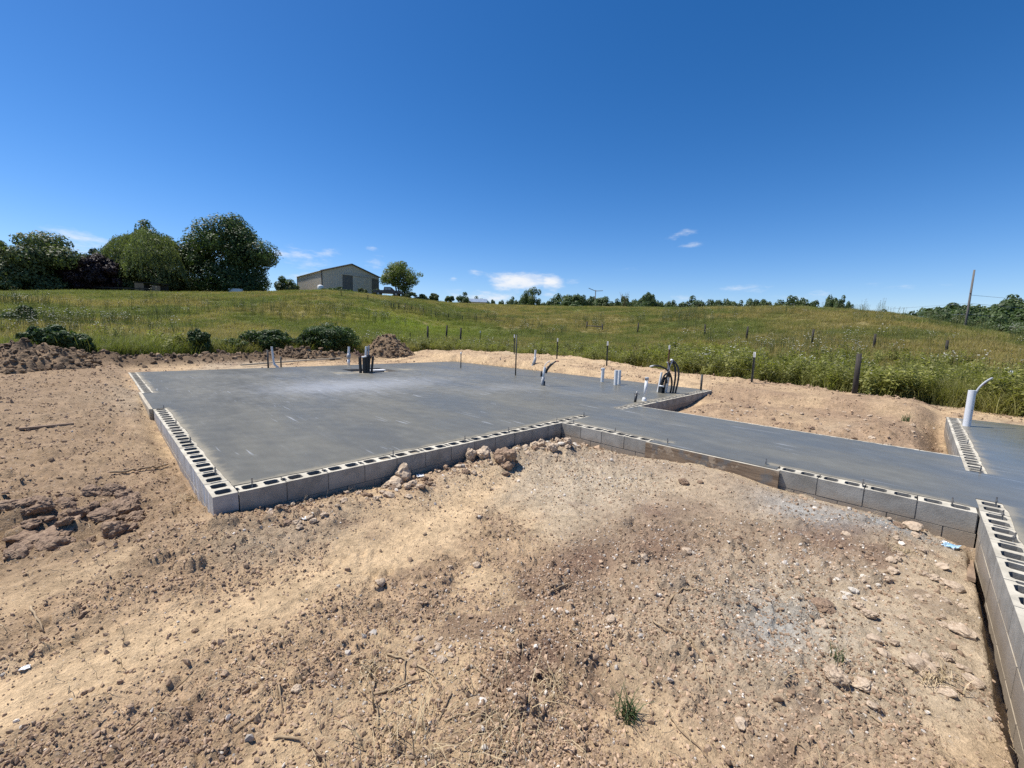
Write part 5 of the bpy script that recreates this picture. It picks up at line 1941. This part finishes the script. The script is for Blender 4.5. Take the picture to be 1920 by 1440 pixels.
for i, (u, vt, w, lab) in enumerate(((12, 512, 70, 'dark undergrowth at the foot of the tree cut by the left edge'), (70, 516, 80, 'dark undergrowth under the olive-green tree'), (128, 518, 60, 'dark undergrowth between olive tree and purple tree'),
                                  (222, 505, 60, 'dark undergrowth between purple tree and willow'), (275, 512, 76, 'dark undergrowth behind the board shed'), (335, 508, 64, 'dark undergrowth between willow and tall maple'),
                                  (400, 512, 80, 'dark undergrowth under the left side of the tall maple'), (470, 512, 84, 'dark undergrowth under the right side of the tall maple'))):
    big_tree(u, vt, 107, w, M['leaf_dark'], lab, 5000, .42, 90 + i, -.1, 20, name='undergrowth')

# --- trees beyond the crest
GV = [crown_mesh('far_crown_%d' % i, 1, 1, 0, M[['leaf_dark', 'leaf_mid', 'leaf_dark', 'leaf_mid'][i]], 4500, .075, 20, 400 + i, shape=['full', 'round', 'full', 'dome'][i]) for i in range(4)]
TV = [trunk_mesh('far_trunk_%d' % i, 1., .022, 5, .3, 410 + i) for i in range(2)]
FAR = [(898, 556, 20), (913, 562, 14), (925, 560, 12), (940, 562, 14), (958, 557, 20), (973, 561, 16), (985, 552, 30), (1032, 560, 18), (1055, 550, 42), (1080, 550, 38), (1100, 554, 26), (1114, 553, 22), (1130, 555, 30),
       (1152, 561, 24), (1172, 553, 22), (1190, 560, 26), (1206, 552, 22), (1219, 545, 24), (1232, 562, 26), (1246, 566, 20), (1259, 562, 20), (1283, 563, 24), (1307, 556, 32), (1340, 560, 34), (1368, 560, 28), (1386, 564, 20),
       (1413, 559, 32), (1437, 558, 28), (1452, 569, 14), (1474, 556, 34), (1494, 555, 32), (1523, 561, 28), (1560, 552, 24), (1576, 555, 18), (1591, 564, 16), (1018, 566, 18), (1165, 565, 30), (1205, 566, 36), (1065, 564, 50), (1110, 566, 50), (1325, 567, 40), (1295, 569, 30)]
FD = ['left of the tall crest tree', 'in the dense wood right of it', 'around the bare treetop', 'mid far row', 'in the right crest pairs']
FD = ['on the crest left of the tall tree', 'in the wood right of the tall tree', 'around the bare grey treetop', 'right of the bare treetop group', 'of the last spaced trees at right']
ORD = ['first', 'second', 'third', 'fourth', 'fifth', 'sixth', 'seventh', 'eighth', 'ninth', 'tenth', 'eleventh', 'twelfth', 'thirteenth', 'fourteenth']
FAR.sort()
seen = {}
for i, (u, vt, w) in enumerate(FAR):
    near_r = np.interp(u, [880, 1100, 1300, 1500, 1600], [128, 135, 118, 108, 102])
    zone = FD[0] if u < 990 else FD[1] if u < 1145 else FD[2] if u < 1255 else FD[3] if u < 1400 else FD[4]
    seen[zone] = seen.get(zone, 0) + 1
    t, h, wm = tree(u, vt, near_r + (i % 5) * 5, w, None, ORD[seen[zone] - 1] + ' small tree from the left ' + zone, name='distant_tree', group='trees of the far row')
    c = link('crown', GV[i % 4], t, (0, 0, h * .1))
    c.scale = (wm * 1.32, wm * 1.32, h * .95)
    k = link('trunk', TV[i % 2], t)
    k.scale = (h, h, h * .7)
big_tree(998, 531, 128, 48, M['leaf_mid'], 'tallest tree standing on the far crest under the white cloud', 9000, .36, 51, .0, 30)
t, h, w = tree(1171, 545, 125, 22, None, 'nearly bare grey treetop in the far tree row', name='bare_tree')
link('trunk', trunk_mesh('trunk', h, .16, 14, w * .6, 77), t)
link('crown', crown_mesh('crown', w, h * .7, h * .3, M['leaf_olive'], 200, .3, 16, 52), t)

# --- wooded hillside on the right: reads as one mass
PRO = np.array([(1596, 578), (1626, 573), (1649, 575), (1693, 576), (1724, 569), (1749, 563), (1774, 563), (1799, 565), (1822, 564), (1845, 563), (1862, 557), (1885, 547), (1916, 545), (1990, 538), (2150, 545)], float)
rng = np.random.default_rng(21)
px, sc_, cl_ = [], [], []
for i in range(260):
    u = rng.uniform(1592, 2200)
    vt = np.interp(u, PRO[:, 0], PRO[:, 1])
    layer = i % 4
    r = [86, 105, 130, 165][layer] + rng.uniform(-8, 14) + (1700 - min(u, 1700)) * .35
    vtop = vt + [34, 19, 8, 1][layer] * np.interp(u, [1600, 1900], [.3, 1.5]) + rng.uniform(0, 7)
    d = on_ray(u, 600, r)
    zz = gz(d.x, d.y, False)
    top = top_z(u, vtop, (d.x, d.y))
    h = top - zz
    if h < 2.:
        continue
    h = min(h, 17)
    wv = h * rng.uniform(.6, .9) if h > 5 else h * 1.2
    px.append((d.x, d.y, top - h)); sc_.append((wv, wv, h)); cl_.append(1)
px, sc_ = np.array(px), np.array(sc_)
tag(scatter('distant_wood', px, np.c_[np.zeros((len(px), 2)), rng.uniform(0, 6.28, len(px))], sc_, rng.integers(0, 4, len(px)), np.ones((len(px), 3)), GV), 'dark green wood covering the hillside at far right')

# --- bushes at the edge of the dirt
def bush(u, v, vt, wpx, r, label, seed, leaves=3200, size=.15, mat='leaf_bush', shape='dome', group=None):
    t, h, w = tree(u, vt, r, wpx, None, label, 'bush', 'bush')
    link('foliage', crown_mesh('foliage', w * 1.05, h * 1.12, -h * .12, M[mat], int(leaves * 1.8), size * .8, 44, seed, shape=shape), t)
    m = MB()
    for i in range(7):
        a = RND.uniform(0, 6.28)
        m.tube([(0, 0, -.1), (math.cos(a) * w * .12, math.sin(a) * w * .12, h * .45), (math.cos(a) * w * .28, math.sin(a) * w * .28, h * .8)], [.025, .018, .006], 5)
    m.obj('stems', M['bark'], t)
    return t


bush(92, 660, 604, 88, 21.5, 'large dark bush above the wide clod pile at left', 61, 5200)
bush(140, 662, 628, 50, 21.5, 'lower bush spilling right of the large dark bush', 62, 2600)
bush(366, 660, 617, 44, 22.6, 'narrow dark bush at the left of the bush row behind the slab', 63, 2600)
bush(432, 660, 632, 50, 23.4, 'thin weedy bush between the narrow and square bushes', 64, 1500, .13, 'leaf_mid')
bush(496, 658, 612, 86, 24.2, 'square dark bush in the middle of the row behind the slab', 65, 4600)
bush(548, 656, 630, 34, 24.6, 'small green bush between the two large bushes', 66, 1500, .14, 'leaf_mid')
bush(618, 662, 606, 112, 25.0, 'widest dark bush of the row beside the soil cone', 67, 6200)
bush(572, 660, 622, 40, 24.4, 'low dark bush at the left side of the widest bush', 68, 1700)
bush(47, 600, 571, 30, 42, 'lone small shrub in the field at left', 69, 1200, .22, 'leaf_mid')
bush(18, 602, 585, 40, 42, 'low dark growth left of the lone field shrub', 70, 1200, .22, 'leaf_mid')


# ------------------------------------------------------------------ barn
def rib_wall(m, p, q, z0, zfun, n, mi=0, depth=.05):
    """vertical-ribbed metal wall from p to q; zfun(t) gives the top"""
    p, q = Vector(p), Vector(q)
    d = (q - p)
    nrm = Vector((d.y, -d.x, 0)).normalized()
    for i in range(n):
        a, b = i / n, (i + 1) / n
        for (t0, t1, o0, o1) in ((a, a + .72 / n, 0, 0), (a + .72 / n, a + .80 / n, 0, depth), (a + .80 / n, a + .92 / n, depth, depth), (a + .92 / n, b, depth, 0)):
            A, B = p + d * t0 + nrm * o0, p + d * t1 + nrm * o1
            m.add([(A.x, A.y, z0), (B.x, B.y, z0), (B.x, B.y, zfun(t1)), (A.x, A.y, zfun(t0))], [(0, 1, 2, 3)], mi)


M['barn'] = simple('barn_metal', (.50, .445, .36), (.56, .505, .415), 2, .55, 0)
M['barn_gable'] = M['barn']
M['barn_dark'] = simple('barn_panel', (.11, .105, .095), (.14, .132, .12), 2, .55, 0)
M['barn_trim'] = simple('barn_trim', (.045, .04, .036), (.07, .062, .055), 4, .5, 0)
M['barn_roof'] = simple('barn_roof', (.62, .61, .58), (.72, .71, .68), 2, .35, 0, metal=.2)


def vw(lat, dep, z=0.):           # metres to the right of and ahead of the camera -> world
    f = Vector((math.sin(YAW), math.cos(YAW), 0))
    r_ = Vector((RT0[0], RT0[1], 0))
    return Vector((CAM[0], CAM[1], 0)) + r_ * lat + f * dep + Vector((0, 0, z))


bz0, bze, bzp = 8.3, 12.96, 14.95
A0, A1 = vw(-39.1, 85), vw(-30.3, 93.2)
bd = (A1 - A0)
nb = Vector((-bd.y, bd.x, 0)).normalized()
if (nb.x * math.sin(YAW) + nb.y * math.cos(YAW)) < 0:
    nb = -nb
BL = 16.5
B0, B1 = A0 + nb * BL, A1 + nb * BL
barn = empty('barn', A0, 'tan metal pole barn with low gable on the hilltop', 'barn')


def bobj(m, name, mats):
    for i, v_ in enumerate(m.v):
        m.v[i] = tuple(Vector(v_) - A0)
    return m.obj(name, mats, barn)


gab = lambda t: bze + (bzp - bze) * (1 - abs(2 * t - 1))
m = MB(); rib_wall(m, A0, A1, bz0, gab, 24); bobj(m, 'gable_wall', M['barn_gable'])
m = MB(); rib_wall(m, B0, A0, bz0, lambda t: bze, 40); bobj(m, 'side_wall', M['barn'])
m = MB(); rib_wall(m, A1, B1, bz0, lambda t: bze, 40); bobj(m, 'side_wall', M['barn'])
m = MB(); rib_wall(m, B1, B0, bz0, gab, 24); bobj(m, 'gable_wall', M['barn'])
R0, R1 = (A0 + A1) / 2, (B0 + B1) / 2
for (E0, E1) in ((A0, B0), (A1, B1)):
    out = (E0 - R0).normalized() * .35
    over = nb * .3
    q = [Vector((E0.x, E0.y, bze)) + out - Vector((0, 0, .12)) - over, Vector((E1.x, E1.y, bze)) + out - Vector((0, 0, .12)) + over, Vector((R1.x, R1.y, bzp)) + over, Vector((R0.x, R0.y, bzp)) - over]
    up = Vector((0, 0, .10))
    m = MB(); m.add([p + Vector((0, 0, .02)) for p in q] + [p + up for p in q], [(3, 2, 1, 0), (4, 5, 6, 7), (0, 1, 5, 4), (1, 2, 6, 5), (2, 3, 7, 6), (3, 0, 4, 7)]); bobj(m, 'roof_panel', M['barn_roof'])
    m = MB(); m.tube([q[0] + Vector((0, 0, .02)) - over * .1, q[3] + Vector((0, 0, .02)) - over * .1], .13, 4); bobj(m, 'rake_trim', M['barn_trim'])
for P_ in (A0, A1, B0):
    m = MB(); m.tube([(P_.x, P_.y, bz0), (P_.x, P_.y, bze)], .1, 4); bobj(m, 'corner_trim', M['barn_trim'])


def gpt(t, z, off):
    nn = -nb
    return A0 + bd * t + nn * off + Vector((0, 0, z))


def panel(name, t0, t1, z0, z1, off, mat, ribs=0):
    m = MB()
    a, b = gpt(t0, 0, off), gpt(t1, 0, off)
    if ribs:
        rib_wall(m, a, b, z0, lambda t: z1, ribs, 0, .04)
    a2, b2 = gpt(t0, 0, off - .06), gpt(t1, 0, off - .06)
    a, b = gpt(t0, 0, off - .004), gpt(t1, 0, off - .004)
    m.add([(p.x, p.y, z) for z in (z0, z1) for p in (a, b, b2, a2)], [(0, 1, 5, 4), (1, 2, 6, 5), (2, 3, 7, 6), (3, 0, 4, 7), (4, 5, 6, 7), (3, 2, 1, 0)])
    return bobj(m, name, mat)


panel('door_panel', .345, .52, bz0, bze - .35, .16, M['barn_dark'])
panel('sliding_door', .515, .86, bz0, bze - .42, .24, M['barn'], 12)
panel('door_panel', .855, .985, bz0, bze - .55, .16, M['barn_dark'])
panel('door_track', .33, .99, bze - .36, bze - .16, .36, M['barn'])

# white tank by the barn and white trough in the grass
P = on_ray(601, 545, 84); P.z = gz(P.x, P.y, False)
m = MB(); m.tube([(0, 0, -.2), (0, 0, .9), (0, 0, 1.05), (0, 0, 1.15)], [.5, .5, .4, .15], 12)
tag(m.obj('water_tank', M['white'], None, P, True), 'small white tank at the near corner of the barn', 'tank')
P = on_ray(442, 546, 93); P.z = gz(P.x, P.y, False)
t = empty('trough', P, 'white trough on the crest below the tall maple', 'trough')
q = Matrix.Rotation(-YAW, 4, 'Z')
m = MB(); m.box(-1.1, 1.1, -.35, .35, .25, .95, 0, q); m.obj('basin', M['white'], t)
m = MB(); m.box(-1.02, -.85, -.3, .3, -.2, .249, 0, q); m.box(.85, 1.02, -.3, .3, -.2, .249, 0, q); m.obj('supports', M['dark_steel'], t)

# small run-in shed of leaning boards
P = on_ray(277, 546, 92); P.z = gz(P.x, P.y, False) - .1
t = empty('field_shed', P, 'little weathered board shed with dark opening below the willow', 'shed')
for k, (x0, x1, hh) in enumerate(((-2.1, -1.55, 1.75), (-1.54, -1.05, 1.72), (-1.04, -.6, 1.7), (.75, 1.2, 1.4), (1.21, 1.7, 1.38), (1.71, 2.1, 1.36))):
    m = MB(); m.box(x0, x1, -.03, .03, -.2, hh, 0, q); m.obj('board', M['wood'], t)
m = MB(); m.box(-2.15, 2.15, -.1, 1.8, 1.76, 1.84, 0, q @ Matrix.Rotation(.04, 4, 'Y')); m.obj('roof', M['wood_old'], t)
m = MB(); m.box(-2.1, 2.1, 1.6, 1.66, -.2, 1.6, 0, q); m.obj('back_wall', M['wood_old'], t)
P = on_ray(228, 545, 94); P.z = gz(P.x, P.y, False)
t = empty('rail_fence', P, 'low dark rail fence left of the board shed', 'fence')
for k in range(6):
    m = MB(); m.box(-5 + 2 * k - .05, -5 + 2 * k + .05, -.05, .05, -.3, 1.0, 0, q); m.obj('post', M['wood_old'], t)
for z_ in (.35, .75):
    m = MB(); m.box(-5, 5, -.08, -.051, z_, z_ + .15, 0, q); m.obj('rail', M['wood_old'], t)

# pickup by the barn
P = on_ray(728, 552, 84.5); P.z = gz(P.x, P.y, False) + .15
t = empty('pickup_truck', P, 'dark pickup parked between the barn and the airy tree', 'truck')
t.rotation_euler.z = -YAW + .12
M['carpaint'] = simple('dark_paint', (.035, .028, .028), (.06, .05, .05), 2, .3, 0)
M['glass'] = simple('car_glass', (.25, .28, .30), (.4, .43, .45), 2, .12, 0)
m = MB()
prof = [(-2.7, .55), (-2.7, 1.05), (-.75, 1.08), (-.45, 1.10), (1.2, 1.10), (2.45, 1.0), (2.6, .85), (2.6, .5)]
k = len(prof)
m.add([(x_, -.9, z_) for x_, z_ in prof] + [(x_, .9, z_) for x_, z_ in prof], [tuple(range(k)), tuple(reversed(range(k, 2 * k)))] + [(i, i + k, (i + 1) % k + k, (i + 1) % k) for i in range(k)])
m.obj('body', M['carpaint'], t)
m = MB()
cab = [(-.75, 1.08), (-.60, 1.68), (.55, 1.70), (1.2, 1.10)]
m.add([(x_, -.82, z_) for x_, z_ in cab] + [(x_, .82, z_) for x_, z_ in cab], [(0, 1, 2, 3), (7, 6, 5, 4)] + [(i, i + 4, (i + 1) % 4 + 4, (i + 1) % 4) for i in range(4)])
m.obj('cab', M['carpaint'], t)
m = MB(); m.box(-.52, .0, -.835, -.825, 1.15, 1.58); m.box(.08, .62, -.835, -.825, 1.15, 1.56); m.obj('side_window', M['glass'], t)
m = MB(); m.add([(.60, -.72, 1.66), (1.16, -.78, 1.15), (1.16, .78, 1.15), (.60, .72, 1.66)], [(0, 1, 2, 3)]); [None for i in range(1)]
for i, v_ in enumerate(m.v): m.v[i] = (v_[0] + .03, v_[1], v_[2] + .02)
m.obj('windscreen', M['glass'], t)
for (x_, y_) in ((-1.7, -.85), (1.6, -.85), (-1.7, .85), (1.6, .85)):
    m = MB(); m.tube([(x_, y_ - .1, .38), (x_, y_ + .1, .38)], .38, 14); w_ = m.obj('wheel', M['black'], t)
    m = MB(); m.tube([(x_, y_ - .115, .38), (x_, y_ + .115, .38)], .2, 10); m.obj('rim', M['steel'], w_)

# low house roof on the crest, utility poles and lines
P = on_ray(891, 566, 122); P.z = top_z(891, 562, P) - 3.0
t = empty('farmhouse', P, 'small low house with blue-grey roof showing above the crest', 'house')
m = MB(); m.box(-3.2, 3.2, -2, 2, -2, 2.2, 0, q); m.obj('wall', M['barn'], t)
m = MB()
rf = [q @ Vector(p) for p in ((-3.6, -2.4, 2.21), (3.6, -2.4, 2.21), (3.6, 2.4, 2.21), (-3.6, 2.4, 2.21), (-3.4, 0, 3.3), (3.4, 0, 3.3))]
m.add(rf, [(0, 1, 5, 4), (2, 3, 4, 5), (1, 2, 5), (3, 0, 4), (3, 2, 1, 0)])
M['roof_blue'] = simple('blue_roof', (.15, .20, .28), (.22, .28, .36), 2, .5, 0)
m.obj('roof', M['roof_blue'], t)
m = MB(); m.box(-1.5, -.5, -2.03, -2.001, .7, 1.7, 0, q); m.obj('window', M['glass'], t)

M['pole'] = simple('pole_wood', (.10, .092, .085), (.17, .158, .145), 5, .9, .3, .01, (4, 4, .4))


def pole(u, vt, r, rad, label, arm=True, z0=None):
    d = on_ray(u, 580, r)
    zz = gz(d.x, d.y, False) - .5
    P = Vector((d.x, d.y, zz))
    h = top_z(u, vt, P) - zz
    t = empty('utility_pole', P, label, 'pole')
    m = MB(); m.tube([(0, 0, 0), (0, 0, h)], [rad, rad * .65], 10); m.obj('shaft', M['pole'], t, smooth=True)
    return t, P, h


t, P1_, h1 = pole(1815, 506, 104, .19, 'tall bare utility pole before the wood at right')
m = MB(); m.tube([(-.35, .1, h1 * .72), (.35, -.1, h1 * .72)], .06, 6); m.obj('bracket', M['dark_steel'], t)
wm = simple('power_wire', (.30, .31, .32), (.40, .41, .42), 2, .4, 0, metal=.6)
for k, zf in enumerate((.70, .60, .47)):
    m = MB()
    end = vw(118, 60, P1_.z + h1 * zf - 1.0) - P1_
    a_ = Vector((0, 0, h1 * zf))
    m.tube([a_, a_.lerp(end, .25) - Vector((0, 0, .8)), a_.lerp(end, .5) - Vector((0, 0, 1.1)), a_.lerp(end, .75) - Vector((0, 0, .8)), end], .022, 4, 0, False)
    if k:
        e2 = vw(50, 160, P1_.z + h1 * zf * .9) - P1_
        m.tube([a_, a_.lerp(e2, .5) - Vector((0, 0, 1.2)), e2], .022, 4, 0, False)
    m.obj('wire', wm, t)
t, P2_, h2 = pole(1115, 544, 142, .2, 'distant utility pole with slanted crossarms above the tree row')
for sgn in (-1, 1):
    m = MB(); m.tube([Vector((0, 0, h2 - .3)), s45 * sgn * 2.4 + Vector((0, 0, h2 + .6 * (-sgn * .6 + .4)))], .1, 5); m.obj('crossarm', M['pole'], t)
print('scene built', len(bpy.data.objects))
